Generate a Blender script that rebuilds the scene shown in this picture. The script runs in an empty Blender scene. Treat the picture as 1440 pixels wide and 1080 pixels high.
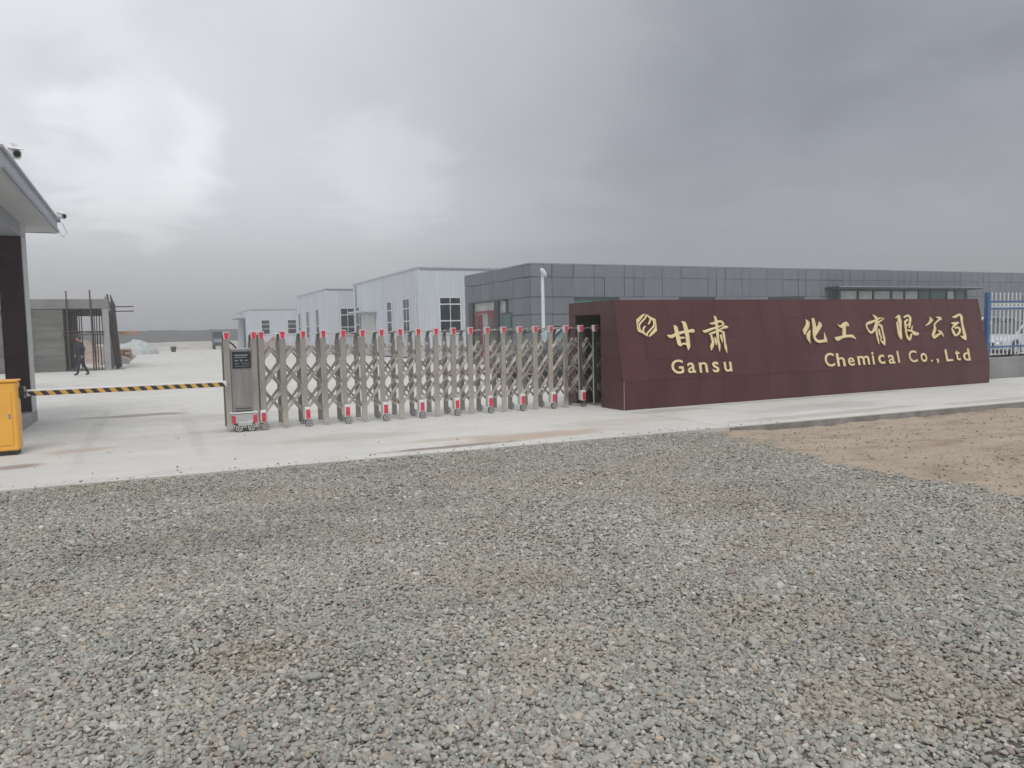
import bpy, bmesh, math, random
from mathutils import Vector, Matrix, noise
random.seed(7)
S = bpy.context.scene
COL = S.collection
R = math.radians

# ------------------------------------------------------------------ camera
cam_data = bpy.data.cameras.new("camera")
cam = bpy.data.objects.new("camera", cam_data); COL.objects.link(cam)
yaw, pitch, roll = R(25.3), R(3.96), R(1.28)
fw = Vector((math.sin(yaw)*math.cos(pitch), math.cos(yaw)*math.cos(pitch), -math.sin(pitch)))
r0 = Vector((math.cos(yaw), -math.sin(yaw), 0)); u0 = r0.cross(fw)
rt = math.cos(roll)*r0 - math.sin(roll)*u0
up = math.sin(roll)*r0 + math.cos(roll)*u0
M = Matrix((rt, up, -fw)).transposed().to_4x4()
M.translation = Vector((0, 0, 1.51))
cam.matrix_world = M
cam_data.sensor_width = 36; cam_data.lens = 1070/1440*36
cam_data.clip_start = .05; cam_data.clip_end = 8000
S.camera = cam

# ------------------------------------------------------------------ world
SUN_EL, SUN_AZ = 54, -162          # azimuth from +Y towards +X
world = bpy.data.worlds.new("World"); S.world = world; world.use_nodes = True
nt = world.node_tree; nt.nodes.clear()
def N(t, tree=None, **k):
    n = (tree or nt).nodes.new(t)
    for a, b in k.items(): setattr(n, a, b)
    return n
def math_node(tree, op, a, b=None, c=None, clamp=False):
    n = tree.nodes.new('ShaderNodeMath'); n.operation = op; n.use_clamp = clamp
    for i, v in enumerate((a, b, c)):
        if v is None: continue
        if isinstance(v, (int, float)): n.inputs[i].default_value = v
        else: tree.links.new(v, n.inputs[i])
    return n.outputs[0]
sky = N('ShaderNodeTexSky'); sky.sky_type = 'NISHITA'; sky.sun_disc = False
sky.sun_elevation = R(SUN_EL); sky.sun_rotation = R(SUN_AZ); sky.air_density = 1.5; sky.dust_density = 4
tc = N('ShaderNodeTexCoord')
sep = N('ShaderNodeSeparateXYZ'); nt.links.new(tc.outputs['Generated'], sep.inputs[0])
# clouds: stretched noise, domain flattened towards the horizon like a cloud deck
zc = math_node(nt, 'ADD', math_node(nt, 'ABSOLUTE', sep.outputs[2]), .22)
dx = math_node(nt, 'DIVIDE', sep.outputs[0], zc); dy = math_node(nt, 'DIVIDE', sep.outputs[1], zc)
cmb = N('ShaderNodeCombineXYZ'); nt.links.new(dx, cmb.inputs[0]); nt.links.new(dy, cmb.inputs[1])
n1 = N('ShaderNodeTexNoise'); n1.inputs['Scale'].default_value = .85; n1.inputs['Detail'].default_value = 7
n1.inputs['Roughness'].default_value = .52; n1.inputs['Distortion'].default_value = .6
nt.links.new(cmb.outputs[0], n1.inputs['Vector'])
n2 = N('ShaderNodeTexNoise'); n2.inputs['Scale'].default_value = 2.6; n2.inputs['Detail'].default_value = 6
n2.inputs['Roughness'].default_value = .55; n2.inputs['Distortion'].default_value = .8
nt.links.new(cmb.outputs[0], n2.inputs['Vector'])
# elevation ramp (overcast sky: the zenith is the brightest part)
el = N('ShaderNodeValToRGB'); nt.links.new(math_node(nt, 'MAXIMUM', sep.outputs[2], 0), el.inputs[0])
cr = el.color_ramp; cr.interpolation = 'B_SPLINE'
stops = [(0, (.325, .330, .348)), (.05, (.34, .347, .372)), (.14, (.395, .408, .445)), (.26, (.41, .425, .47)), (.42, (.40, .415, .455)), (.65, (.70, .72, .75)), (1, (1.05, 1.07, 1.1))]
while len(cr.elements) < len(stops): cr.elements.new(.5)
for e, (p, c) in zip(cr.elements, stops): e.position = p; e.color = (*c, 1)
def blob(dirv, r_out, r_in, amp):
    d = Vector(dirv).normalized()
    vm = N('ShaderNodeVectorMath', operation='DOT_PRODUCT'); vm.inputs[1].default_value = d
    wob = N('ShaderNodeVectorMath', operation='ADD')
    sc = N('ShaderNodeVectorMath', operation='SCALE'); sc.inputs['Scale'].default_value = .17
    nt.links.new(n2.outputs['Color'], sc.inputs[0])
    sb = N('ShaderNodeVectorMath', operation='SUBTRACT'); nt.links.new(sc.outputs[0], sb.inputs[0]); sb.inputs[1].default_value = (.085, .085, .085)
    nt.links.new(tc.outputs['Generated'], wob.inputs[0]); nt.links.new(sb.outputs[0], wob.inputs[1])
    nm = N('ShaderNodeVectorMath', operation='NORMALIZE'); nt.links.new(wob.outputs[0], nm.inputs[0])
    nt.links.new(nm.outputs[0], vm.inputs[0])
    mr = N('ShaderNodeMapRange', interpolation_type='SMOOTHERSTEP')
    nt.links.new(vm.outputs['Value'], mr.inputs[0])
    mr.inputs[1].default_value = math.cos(R(r_out)); mr.inputs[2].default_value = math.cos(R(r_in))
    mr.inputs[3].default_value = 0; mr.inputs[4].default_value = amp
    return mr.outputs[0]
BLOBS = [  # direction, outer deg, inner deg, amount   (cloud masses and gaps)
 ((-0.050, 0.958, 0.283), 42, 8, 0.235),
 ((-0.020, 0.907, 0.421), 40, 5, 0.05),
 ((0.005, 0.979, 0.205), 7, 0, 0.16),
 ((0.016, 0.965, 0.262), 7, 0, 0.05),
 ((0.274, 0.942, 0.191), 6, 0, 0.08),
 ((-0.059, 0.968, 0.244), 7, 1, -0.09),
 ((-0.109, 0.939, 0.327), 9, 0, 0.10),
 ((-0.110, 0.976, 0.188), 7, 0, 0.07),
 ((0.335, 0.890, 0.309), 12, 1, -0.05),
 ((0.480, 0.833, 0.274), 20, 2, -0.03),
 ((0.796, 0.517, 0.315), 16, 0, -0.07),
 ((0.802, 0.565, 0.193), 9, 1, 0.035),
 ((0.704, 0.653, 0.281), 16, 2, -0.03),
]
fade = N('ShaderNodeMapRange', interpolation_type='SMOOTHSTEP'); nt.links.new(sep.outputs[2], fade.inputs[0])
fade.inputs[1].default_value = .05; fade.inputs[2].default_value = .30; fade.inputs[3].default_value = .12
nz_ = math_node(nt, 'ADD', math_node(nt, 'MULTIPLY_ADD', n1.outputs[0], .62, -.31), math_node(nt, 'MULTIPLY_ADD', n2.outputs[0], .22, -.11))
tot = math_node(nt, 'MULTIPLY_ADD', nz_, fade.outputs[0], 1.0)
add = None
for b in BLOBS:
    o = blob(*b); add = o if add is None else math_node(nt, 'ADD', add, o)
low = N('ShaderNodeMapRange', interpolation_type='SMOOTHSTEP'); nt.links.new(sep.outputs[2], low.inputs[0])
low.inputs[1].default_value = .01; low.inputs[2].default_value = .20; low.inputs[3].default_value = .38
add = math_node(nt, 'MULTIPLY', add, low.outputs[0])
mulc = N('ShaderNodeMix', data_type='RGBA', blend_type='MULTIPLY'); mulc.inputs[0].default_value = 1
nt.links.new(el.outputs[0], mulc.inputs[6]); nt.links.new(tot, mulc.inputs[7])
addc = N('ShaderNodeMix', data_type='RGBA', blend_type='ADD'); addc.inputs[0].default_value = 1; addc.clamp_result = False
nt.links.new(mulc.outputs[2], addc.inputs[6]); nt.links.new(add, addc.inputs[7])
scl = N('ShaderNodeVectorMath', operation='SCALE'); scl.inputs['Scale'].default_value = 10.0
nt.links.new(addc.outputs[2], scl.inputs[0])
mixs = N('ShaderNodeMix', data_type='RGBA'); mixs.inputs[0].default_value = .965
nt.links.new(sky.outputs[0], mixs.inputs[6]); nt.links.new(scl.outputs[0], mixs.inputs[7])
bg = N('ShaderNodeBackground'); bg.inputs['Strength'].default_value = .1
nt.links.new(mixs.outputs[2], bg.inputs['Color'])
wo = N('ShaderNodeOutputWorld'); nt.links.new(bg.outputs[0], wo.inputs['Surface'])

# ------------------------------------------------------------------ sun (overcast: weak and very soft)
sd = bpy.data.lights.new("sun", 'SUN'); sd.energy = 1.5; sd.angle = R(28); sd.color = (1, .97, .93)
sun = bpy.data.objects.new("sun", sd); COL.objects.link(sun)
a, e = R(SUN_AZ), R(SUN_EL)
sdir = Vector((math.sin(a)*math.cos(e), math.cos(a)*math.cos(e), math.sin(e)))
sun.rotation_euler = sdir.to_track_quat('Z', 'Y').to_euler()
sun.location = (0, 0, 30)
vs = S.view_settings
vs.view_transform = 'Standard'; vs.look = 'None'; vs.exposure = 0.0; vs.gamma = 1; vs.use_curve_mapping = False

# ------------------------------------------------------------------ materials
def mat(name, col, rough=.7, metal=0, var=.12, scale=4, bump=0, bscale=40, spec=.5, detail=6, tint=None, stretch=(1, 1, 1)):
    m = bpy.data.materials.new(name); m.use_nodes = True; t = m.node_tree
    b = t.nodes['Principled BSDF']
    b.inputs['Roughness'].default_value = rough; b.inputs['Metallic'].default_value = metal
    b.inputs['Specular IOR Level'].default_value = spec
    co = t.nodes.new('ShaderNodeTexCoord'); mp = t.nodes.new('ShaderNodeMapping'); mp.inputs['Scale'].default_value = stretch
    t.links.new(co.outputs['Object'], mp.inputs[0])
    n = t.nodes.new('ShaderNodeTexNoise'); n.inputs['Scale'].default_value = scale; n.inputs['Detail'].default_value = detail
    n.inputs['Roughness'].default_value = .6
    t.links.new(mp.outputs[0], n.inputs['Vector'])
    rp = t.nodes.new('ShaderNodeValToRGB')
    c2 = tint or col
    rp.color_ramp.elements[0].position = .3; rp.color_ramp.elements[1].position = .7
    rp.color_ramp.elements[0].color = (*[max(0, c*(1-var)) for c in col], 1)
    rp.color_ramp.elements[1].color = (*[min(1, c*(1+var)) for c in c2], 1)
    t.links.new(n.outputs[0], rp.inputs[0])
    # each piece a little different
    oi = t.nodes.new('ShaderNodeObjectInfo')
    hv = t.nodes.new('ShaderNodeHueSaturation')
    t.links.new(math_node(t, 'MULTIPLY_ADD', oi.outputs['Random'], .10, .95), hv.inputs['Value'])
    t.links.new(rp.outputs[0], hv.inputs['Color']); t.links.new(hv.outputs[0], b.inputs['Base Color'])
    t.links.new(math_node(t, 'MULTIPLY_ADD', n.outputs[0], .25, rough-.125, clamp=True), b.inputs['Roughness'])
    if bump:
        n3 = t.nodes.new('ShaderNodeTexNoise'); n3.inputs['Scale'].default_value = bscale; n3.inputs['Detail'].default_value = 5
        t.links.new(mp.outputs[0], n3.inputs['Vector'])
        bp = t.nodes.new('ShaderNodeBump'); bp.inputs['Strength'].default_value = bump; bp.inputs['Distance'].default_value = .02
        t.links.new(n3.outputs[0], bp.inputs['Height']); t.links.new(bp.outputs[0], b.inputs['Normal'])
    return m
def glass_mat(name, col, rough=.08):
    m = mat(name, col, rough, 0, .25, 1.5); m.node_tree.nodes['Principled BSDF'].inputs['Specular IOR Level'].default_value = .8
    return m

MT = {}
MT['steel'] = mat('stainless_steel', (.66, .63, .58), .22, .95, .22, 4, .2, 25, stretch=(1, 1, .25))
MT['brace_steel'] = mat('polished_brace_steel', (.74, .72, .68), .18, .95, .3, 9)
MT['steel_dark'] = mat('shaded_stainless_steel', (.36, .345, .32), .34, .85, .3, 6, stretch=(1, 1, .3))  # darker copy of the gate steel; shade of rear and inner parts put into colour
MT['housing'] = mat('brushed_housing_steel', (.36, .355, .34), .42, .7, .12, 3, stretch=(6, 6, .5))
MT['chrome'] = mat('chrome', (.72, .72, .73), .18, .95, .1, 8)
MT['white_plastic'] = mat('white_plastic', (.74, .73, .72), .4, 0, .05, 8)
MT['red_lens'] = mat('red_lens', (.62, .055, .09), .25, 0, .25, 22)
MT['black_plastic'] = mat('black_plastic', (.025, .027, .032), .3, 0, .2, 8)
MT['grey_print'] = mat('grey_print', (.26, .27, .3), .5)
MT['rubber'] = mat('rubber', (.035, .035, .037), .8, 0, .2, 10)
MT['yellow_paint'] = mat('yellow_paint', (.86, .45, .07), .45, 0, .08, 3, .05, 50)
MT['yellow_film'] = mat('yellow_film', (.62, .36, .09), .45, 0, .1, 5)
MT['white_paint'] = mat('white_paint', (.74, .74, .74), .5, 0, .05, 4)
MT['grey_paint'] = mat('grey_paint', (.30, .31, .34), .6, 0, .1, 4)
MT['soffit'] = mat('soffit_paint', (.50, .52, .52), .8, 0, .06, 2)
MT['fascia'] = mat('fascia_metal', (.42, .43, .48), .5, .2, .1, 3)
MT['maroon'] = mat('maroon_tile', (.086, .031, .031), .32, 0, .12, 1.6, .05, 30, .35, tint=(.098, .038, .038), stretch=(1, 1, .35))
MT['maroon_dark'] = mat('dark_maroon_tile', (.048, .028, .032), .55, 0, .2, 2.0, .04, 30, .3)
MT['grout'] = mat('dark_grout', (.075, .045, .045), .9)
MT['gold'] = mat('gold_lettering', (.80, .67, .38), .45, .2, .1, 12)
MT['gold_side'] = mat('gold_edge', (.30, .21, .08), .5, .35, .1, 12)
MT['clad'] = mat('grey_cladding_panel', (.172, .190, .215), .55, .0, .12, 1.2, stretch=(2.5, 2.5, .5))
MT['joint'] = mat('dark_joint', (.05, .055, .062), .9)
MT['metal_wall'] = mat('pale_corrugated_sheet', (.60, .64, .69), .5, .1, .06, .6, stretch=(2, 2, .2))
MT['trim'] = mat('pale_metal_trim', (.62, .65, .68), .5, .1)
MT['trim_grey'] = mat('grey_metal_trim', (.30, .33, .37), .5, .1)
MT['frame'] = mat('white_window_frame', (.68, .70, .71), .5)
MT['dark_frame'] = mat('dark_window_frame', (.05, .06, .065), .5)
MT['glass'] = glass_mat('dark_window_glass', (.022, .038, .045), .06)
MT['green_glass'] = glass_mat('green_window_glass', (.06, .13, .125), .1)
MT['pale_glass'] = glass_mat('bright_window_glass', (.42, .44, .43), .15)
MT['concrete_raw'] = mat('raw_concrete', (.25, .255, .25), .9, 0, .22, 1.3, .5, 9, .2)
MT['board_concrete'] = mat('board_marked_concrete', (.175, .175, .165), .9, 0, .28, 1.1, .5, 8, .2, stretch=(.5, .5, 3))
MT['kerb'] = mat('pale_concrete', (.33, .335, .33), .85, 0, .14, 2, .2, 30, .2)
MT['slab_side'] = mat('dirty_concrete_edge', (.27, .255, .24), .95, 0, .35, 3, .5, 20, .2)
MT['bamboo'] = mat('weathered_pole', (.10, .075, .06), .8, 0, .4, 3)
MT['rust_pole'] = mat('rusty_steel_pole', (.085, .06, .055), .8, .2, .4, 6)
MT['timber'] = mat('raw_timber', (.42, .27, .17), .8, 0, .25, 3)
MT['tarp'] = mat('pale_tarpaulin', (.42, .45, .44), .55, 0, .2, 1.5, .6, 3)
MT['blue_paint'] = mat('blue_fence_paint', (.045, .12, .27), .45, 0, .15, 5)
MT['fence_white'] = mat('white_fence_paint', (.70, .71, .73), .4, 0, .06, 5)
MT['car_white'] = mat('white_car_paint', (.70, .72, .74), .22, 0, .03, 2)
MT['car_silver'] = mat('silver_car_paint', (.55, .60, .66), .25, .3, .03, 2)
MT['car_dark'] = mat('dark_grey_car_paint', (.05, .056, .06), .25, .2, .06, 2)
MT['car_glass'] = glass_mat('car_glass', (.03, .04, .045), .05)
MT['car_teal_glass'] = glass_mat('tinted_car_glass', (.14, .24, .23), .08)
MT['car_trim'] = mat('black_car_trim', (.03, .03, .03), .6)
MT['truck_blue'] = mat('blue_truck_paint', (.05, .085, .14), .5, 0, .2, 2)
MT['red_paint'] = mat('red_door_paint', (.24, .05, .06), .5, 0, .15, 3)
MT['skin'] = mat('skin', (.34, .18, .13), .6, 0, .05, 8)
MT['suit'] = mat('dark_navy_cloth', (.022, .027, .045), .85, 0, .2, 8)
MT['hair'] = mat('black_hair', (.012, .011, .011), .6)
MT['shoe'] = mat('black_shoe', (.015, .015, .016), .4)
MT['far_wall'] = mat('far_wall_render', (.20, .205, .21), .9, 0, .15, .15, .2, 3, .2)

# ------------------------------------------------------------------ mesh helpers
def link(name, me, m, parent=None, loc=None):
    o = bpy.data.objects.new(name, me); COL.objects.link(o)
    if m is not None and me is not None and not me.materials: me.materials.append(m)
    if parent is not None: o.parent = parent
    if loc is not None: o.location = loc
    return o
def thing(name, label, cat, loc=(0, 0, 0), group=None, rz=0):
    o = bpy.data.objects.new(name, None); COL.objects.link(o); o.location = loc; o.rotation_euler = (0, 0, rz)
    o['label'] = label; o['category'] = cat
    if group: o['group'] = group
    o.empty_display_size = .2
    return o
def tag(o, label=None, cat=None, group=None, kind=None):
    if label: o['label'] = label
    if cat: o['category'] = cat
    if group: o['group'] = group
    if kind: o['kind'] = kind
    return o
class MB:
    """collects shapes and links them as ONE mesh"""
    def __init__(s): s.v = []; s.f = []; s.sm = []
    def add(s, v, f, smooth=False):
        o = len(s.v); s.v += [tuple(p) for p in v]; s.f += [[i+o for i in q] for q in f]; s.sm += [smooth]*len(f)
        return s
    def box(s, x0, x1, y0, y1, z0, z1, c=0):
        if c:   # chamfered box
            bm = bmesh.new(); bmesh.ops.create_cube(bm, size=1)
            for v in bm.verts: v.co = Vector(((x0+x1)/2+v.co.x*(x1-x0), (y0+y1)/2+v.co.y*(y1-y0), (z0+z1)/2+v.co.z*(z1-z0)))
            bmesh.ops.bevel(bm, geom=bm.edges[:], offset=c, segments=1, affect='EDGES')
            bm.verts.index_update(); s.add([v.co for v in bm.verts], [[v.index for v in f.verts] for f in bm.faces]); bm.free(); return s
        v = [(x0,y0,z0),(x1,y0,z0),(x1,y1,z0),(x0,y1,z0),(x0,y0,z1),(x1,y0,z1),(x1,y1,z1),(x0,y1,z1)]
        return s.add(v, [[0,3,2,1],[4,5,6,7],[0,1,5,4],[1,2,6,5],[2,3,7,6],[3,0,4,7]])
    def bar(s, a, b, w, d, upv=(0, 1, 0)):
        a, b = Vector(a), Vector(b); t = (b-a).normalized(); n = Vector(upv); n = (n - t*n.dot(t)).normalized(); q = t.cross(n)
        v = []
        for p in (a, b):
            for i, j in ((-1,-1),(1,-1),(1,1),(-1,1)): v.append(p+q*(i*w/2)+n*(j*d/2))
        return s.add(v, [[0,1,2,3],[7,6,5,4],[0,4,5,1],[1,5,6,2],[2,6,7,3],[3,7,4,0]])
    def tube(s, pts, r, n=8, cap=True):
        pts = [Vector(p) for p in pts]; rs = r if isinstance(r, (list, tuple)) else [r]*len(pts)
        v = []; f = []
        for i, p in enumerate(pts):
            t = (pts[min(i+1, len(pts)-1)]-pts[max(i-1, 0)]).normalized()
            h = Vector((0, 0, 1)) if abs(t.z) < .9 else Vector((1, 0, 0))
            u = t.cross(h).normalized(); w = t.cross(u)
            for k in range(n):
                an = 2*math.pi*k/n; v.append(p+(u*math.cos(an)+w*math.sin(an))*rs[i])
        for i in range(len(pts)-1):
            for k in range(n):
                f.append([i*n+k, i*n+(k+1) % n, (i+1)*n+(k+1) % n, (i+1)*n+k])
        s.add(v, f, True)
        if cap: s.add(v[:n], [list(range(n))]); s.add(v[-n:], [list(range(n))[::-1]])
        return s
    def prism(s, poly, z0, z1):
        n = len(poly); v = [(x, y, z0) for x, y in poly]+[(x, y, z1) for x, y in poly]
        return s.add(v, [list(range(n))[::-1], [i+n for i in range(n)]]+[[i, (i+1) % n, n+(i+1) % n, n+i] for i in range(n)])
    def me(s, name='m'):
        m = bpy.data.meshes.new(name); m.from_pydata(s.v, [], s.f); m.polygons.foreach_set('use_smooth', s.sm); m.update(); return m
    def build(s, name, m, parent=None, loc=None): return link(name, s.me(name), m, parent, loc)
def box(name, m, x0, x1, y0, y1, z0, z1, parent=None, c=0): return MB().box(x0, x1, y0, y1, z0, z1, c).build(name, m, parent)
def fbm(x, y, z=0, o=4):
    return noise.fractal(Vector((x, y, z)), .9, 2.1, o)
def sstep(a, b, x):
    t = min(1, max(0, (x-a)/(b-a))); return t*t*(3-2*t)
def copy_tree(o, parent=None):
    c = o.copy(); COL.objects.link(c)
    if parent: c.parent = parent
    for ch in list(o.children): copy_tree(ch, c)
    return c
STROKES = {
'gan':[[(8.963,0.863,8.949,0.846),(9.019,0.857,8.989,0.802),(9.055,0.856,9.067,0.79),(9.141,0.887,9.158,0.833),(9.343,0.931,9.349,0.878),(9.504,0.95,9.503,0.892),(9.573,0.962,9.556,0.883),(9.618,0.935,9.604,0.896)],[(9.147,1.05,9.132,1.041),(9.214,1.012,9.133,0.99),(9.234,0.882,9.14,0.866),(9.248,0.755,9.154,0.739),(9.252,0.68,9.171,0.658),(9.251,0.636,9.218,0.622)],[(9.234,0.812,9.23,0.768),(9.319,0.812,9.311,0.773),(9.361,0.796,9.35,0.772)],[(9.335,1.12,9.32,1.103),(9.427,1.097,9.349,1.064),(9.461,0.956,9.365,0.939),(9.466,0.824,9.376,0.815),(9.463,0.686,9.368,0.679),(9.45,0.604,9.378,0.604),(9.402,0.541,9.393,0.542)],[(9.215,0.666,9.235,0.622),(9.308,0.693,9.307,0.659),(9.396,0.673,9.377,0.635)]],
'su':[[(10.162,1.222,10.134,1.207),(10.209,1.181,10.147,1.167),(10.221,1.036,10.146,1.029),(10.21,0.884,10.141,0.88),(10.196,0.725,10.134,0.719),(10.203,0.604,10.146,0.6),(10.166,0.492,10.156,0.492)],[(10.021,1.08,10.013,1.061),(10.077,1.082,10.077,1.037),(10.19,1.11,10.197,1.066),(10.306,1.123,10.286,1.079),(10.38,1.066,10.321,1.044),(10.361,1.012,10.313,1.018)],[(9.825,0.934,9.811,0.905),(9.875,0.936,9.879,0.877),(10.039,0.974,10.051,0.926),(10.236,1.013,10.243,0.98),(10.355,1.035,10.36,1.014)],[(10.17,0.919,10.178,0.901),(10.289,0.97,10.301,0.94),(10.399,1.016,10.403,0.956),(10.466,0.992,10.454,0.962)],[(9.952,0.861,9.958,0.833),(10.05,0.891,10.06,0.848),(10.184,0.919,10.187,0.885),(10.283,0.921,10.262,0.883),(10.351,0.883,10.306,0.844)],[(10.031,0.84,9.981,0.831),(10.047,0.761,9.986,0.75),(10.062,0.684,9.995,0.687),(10.02,0.59,9.944,0.605),(9.962,0.52,9.95,0.522)],[(10.099,0.787,10.068,0.781),(10.128,0.708,10.072,0.7),(10.104,0.619,10.09,0.618)],[(10.271,0.843,10.227,0.837),(10.279,0.764,10.227,0.756),(10.271,0.665,10.258,0.663)],[(10.349,0.893,10.286,0.885),(10.351,0.801,10.294,0.795),(10.344,0.68,10.3,0.676),(10.355,0.581,10.292,0.573),(10.342,0.455,10.329,0.454)]],
'hua':[[(12.606,1.117,12.594,1.112),(12.695,1.042,12.592,1.031),(12.657,0.933,12.55,0.967),(12.574,0.852,12.469,0.878),(12.516,0.778,12.491,0.779)],[(12.686,0.884,12.677,0.887),(12.663,0.786,12.568,0.805),(12.639,0.715,12.543,0.704),(12.628,0.589,12.618,0.587)],[(12.839,1.142,12.768,1.131),(12.858,1.049,12.767,1.038),(12.863,0.899,12.759,0.897),(12.79,0.752,12.752,0.754)],[(12.771,0.909,12.752,0.908),(12.79,0.759,12.732,0.748),(12.836,0.675,12.773,0.636),(12.912,0.655,12.889,0.59),(13.027,0.662,13.013,0.604),(13.128,0.623,13.119,0.604)],[(13.079,0.82,13.069,0.819),(13.1,0.73,13.047,0.724),(13.129,0.656,13.037,0.642)],[(12.992,1.053,12.94,1.039),(13.038,0.974,12.932,0.991),(12.942,0.868,12.843,0.905),(12.799,0.74,12.782,0.746)]],
'gong':[[(13.509,0.989,13.502,0.982),(13.604,0.971,13.582,0.913),(13.684,1.019,13.728,0.91),(13.801,1.043,13.762,0.954),(13.861,0.961,13.816,0.934)],[(13.746,0.931,13.637,0.929),(13.729,0.831,13.623,0.832),(13.701,0.702,13.593,0.705)],[(13.363,0.705,13.353,0.695),(13.436,0.714,13.425,0.621),(13.618,0.738,13.625,0.68),(13.791,0.751,13.783,0.692),(13.919,0.744,13.87,0.686),(14.004,0.649,13.994,0.641)]],
'you':[[(14.646,1.197,14.634,1.19),(14.769,1.144,14.692,1.108),(14.796,1.053,14.711,1.055),(14.725,0.944,14.654,0.962),(14.648,0.824,14.579,0.861),(14.483,0.758,14.505,0.81),(14.384,0.859,14.431,0.875),(14.376,0.973,14.422,0.963),(14.478,1.035,14.501,0.975),(14.675,1.073,14.693,1.027),(14.838,1.121,14.842,1.087),(14.989,1.1,14.963,1.1),(14.834,1.013,14.81,1.042),(14.753,0.974,14.728,1.002)],[(14.771,0.98,14.694,0.985),(14.712,0.831,14.652,0.83),(14.711,0.672,14.647,0.665),(14.705,0.517,14.679,0.514)],[(14.784,0.987,14.744,0.947),(14.898,0.939,14.825,0.91),(14.895,0.81,14.844,0.803),(14.917,0.625,14.848,0.62),(14.867,0.465,14.856,0.465)],[(14.746,0.621,14.729,0.611),(14.851,0.565,14.792,0.531),(14.892,0.514,14.843,0.488)],[(14.793,0.867,14.738,0.863),(14.791,0.752,14.733,0.743),(14.815,0.667,14.769,0.664),(14.767,0.611,14.736,0.621)]],
'xian':[[(15.356,1.105,15.362,1.094),(15.507,1.184,15.445,1.101),(15.55,1.074,15.423,1.055),(15.542,0.974,15.444,0.967),(15.499,0.816,15.439,0.814),(15.486,0.692,15.426,0.689),(15.453,0.596,15.441,0.596)],[(15.425,1.021,15.372,1.016),(15.434,0.882,15.359,0.875),(15.437,0.719,15.362,0.707),(15.451,0.613,15.414,0.604)],[(15.63,1.122,15.647,1.096),(15.696,1.156,15.714,1.113),(15.809,1.179,15.776,1.129),(15.895,1.108,15.82,1.094),(15.857,0.993,15.784,1.0),(15.791,0.864,15.74,0.869)],[(15.787,1.057,15.756,1.084),(15.696,0.993,15.636,1.026),(15.692,0.979,15.625,0.977),(15.681,0.876,15.614,0.872),(15.66,0.732,15.607,0.725),(15.703,0.635,15.631,0.612),(15.722,0.569,15.702,0.561)],[(15.669,0.945,15.681,0.906),(15.775,0.962,15.782,0.938)],[(15.685,0.831,15.668,0.79),(15.826,0.819,15.79,0.776),(15.949,0.769,15.876,0.696),(16.014,0.756,15.986,0.684),(16.052,0.737,16.046,0.705)],[(15.895,0.915,15.866,0.919),(15.848,0.815,15.808,0.821)],[(15.829,0.719,15.781,0.73),(15.746,0.585,15.691,0.597)]],
'gong2':[[(16.537,1.124,16.526,1.12),(16.633,1.038,16.52,1.049),(16.477,0.939,16.443,0.97),(16.338,0.903,16.327,0.921)],[(16.737,1.113,16.732,1.105),(16.897,1.117,16.845,1.058),(16.957,1.056,16.921,1.031)],[(16.901,1.04,16.858,1.081),(16.789,0.988,16.751,1.018),(16.681,0.924,16.632,0.936),(16.692,0.829,16.601,0.839),(16.593,0.673,16.493,0.679),(16.599,0.603,16.537,0.589)],[(16.538,0.644,16.578,0.591),(16.715,0.712,16.752,0.663),(16.826,0.751,16.855,0.716)],[(16.729,0.796,16.714,0.783),(16.861,0.762,16.794,0.727),(16.911,0.634,16.889,0.626)]],
'si':[[(17.334,1.115,17.33,1.096),(17.448,1.139,17.461,1.076),(17.625,1.187,17.607,1.133),(17.723,1.108,17.624,1.09),(17.693,0.949,17.618,0.942),(17.717,0.755,17.617,0.743),(17.723,0.602,17.624,0.589),(17.699,0.529,17.683,0.526)],[(17.502,0.645,17.493,0.635),(17.64,0.621,17.577,0.573),(17.703,0.552,17.663,0.529)],[(17.264,0.965,17.254,0.944),(17.365,0.977,17.359,0.913),(17.561,0.975,17.503,0.968),(17.383,0.877,17.345,0.915),(17.274,0.826,17.246,0.85)],[(17.266,0.839,17.219,0.827),(17.328,0.737,17.242,0.711),(17.37,0.653,17.301,0.63)],[(17.342,0.847,17.348,0.805),(17.476,0.869,17.453,0.821),(17.568,0.813,17.486,0.799),(17.519,0.706,17.454,0.733),(17.364,0.632,17.339,0.651)]],
'logo':[[(8.539,1.262,8.513,1.266),(8.52,1.196,8.493,1.211),(8.425,1.12,8.402,1.139),(8.367,1.067,8.335,1.08),(8.352,1.017,8.318,1.016),(8.361,0.968,8.32,0.962)],[(8.289,0.974,8.277,0.953),(8.352,0.969,8.322,0.922),(8.419,0.936,8.382,0.9),(8.495,0.851,8.479,0.838)],[(8.395,0.945,8.435,0.942),(8.411,0.997,8.441,0.987),(8.459,1.045,8.481,1.03)],[(8.471,0.846,8.497,0.843),(8.49,0.912,8.517,0.897),(8.586,0.987,8.609,0.967),(8.645,1.04,8.677,1.027),(8.66,1.091,8.694,1.092),(8.651,1.14,8.692,1.147)],[(8.724,1.135,8.737,1.156),(8.659,1.14,8.69,1.187),(8.592,1.172,8.629,1.209),(8.516,1.257,8.531,1.27)],[(8.617,1.163,8.576,1.166),(8.6,1.111,8.57,1.121),(8.552,1.063,8.529,1.078)]],
}
LOGO_FLANKS = [[(8.489, 1.284), (8.487, 1.256), (8.447, 1.216), (8.377, 1.153), (8.329, 1.108), (8.309, 1.046), (8.316, 0.983), (8.284, 0.966), (8.28, 1.029), (8.288, 1.166), (8.352, 1.211), (8.427, 1.256)], [(8.522, 0.824), (8.523, 0.852), (8.563, 0.892), (8.634, 0.953), (8.683, 0.999), (8.703, 1.062), (8.696, 1.126), (8.73, 1.142), (8.733, 1.079), (8.725, 0.94), (8.659, 0.895), (8.584, 0.851)]]
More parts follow.
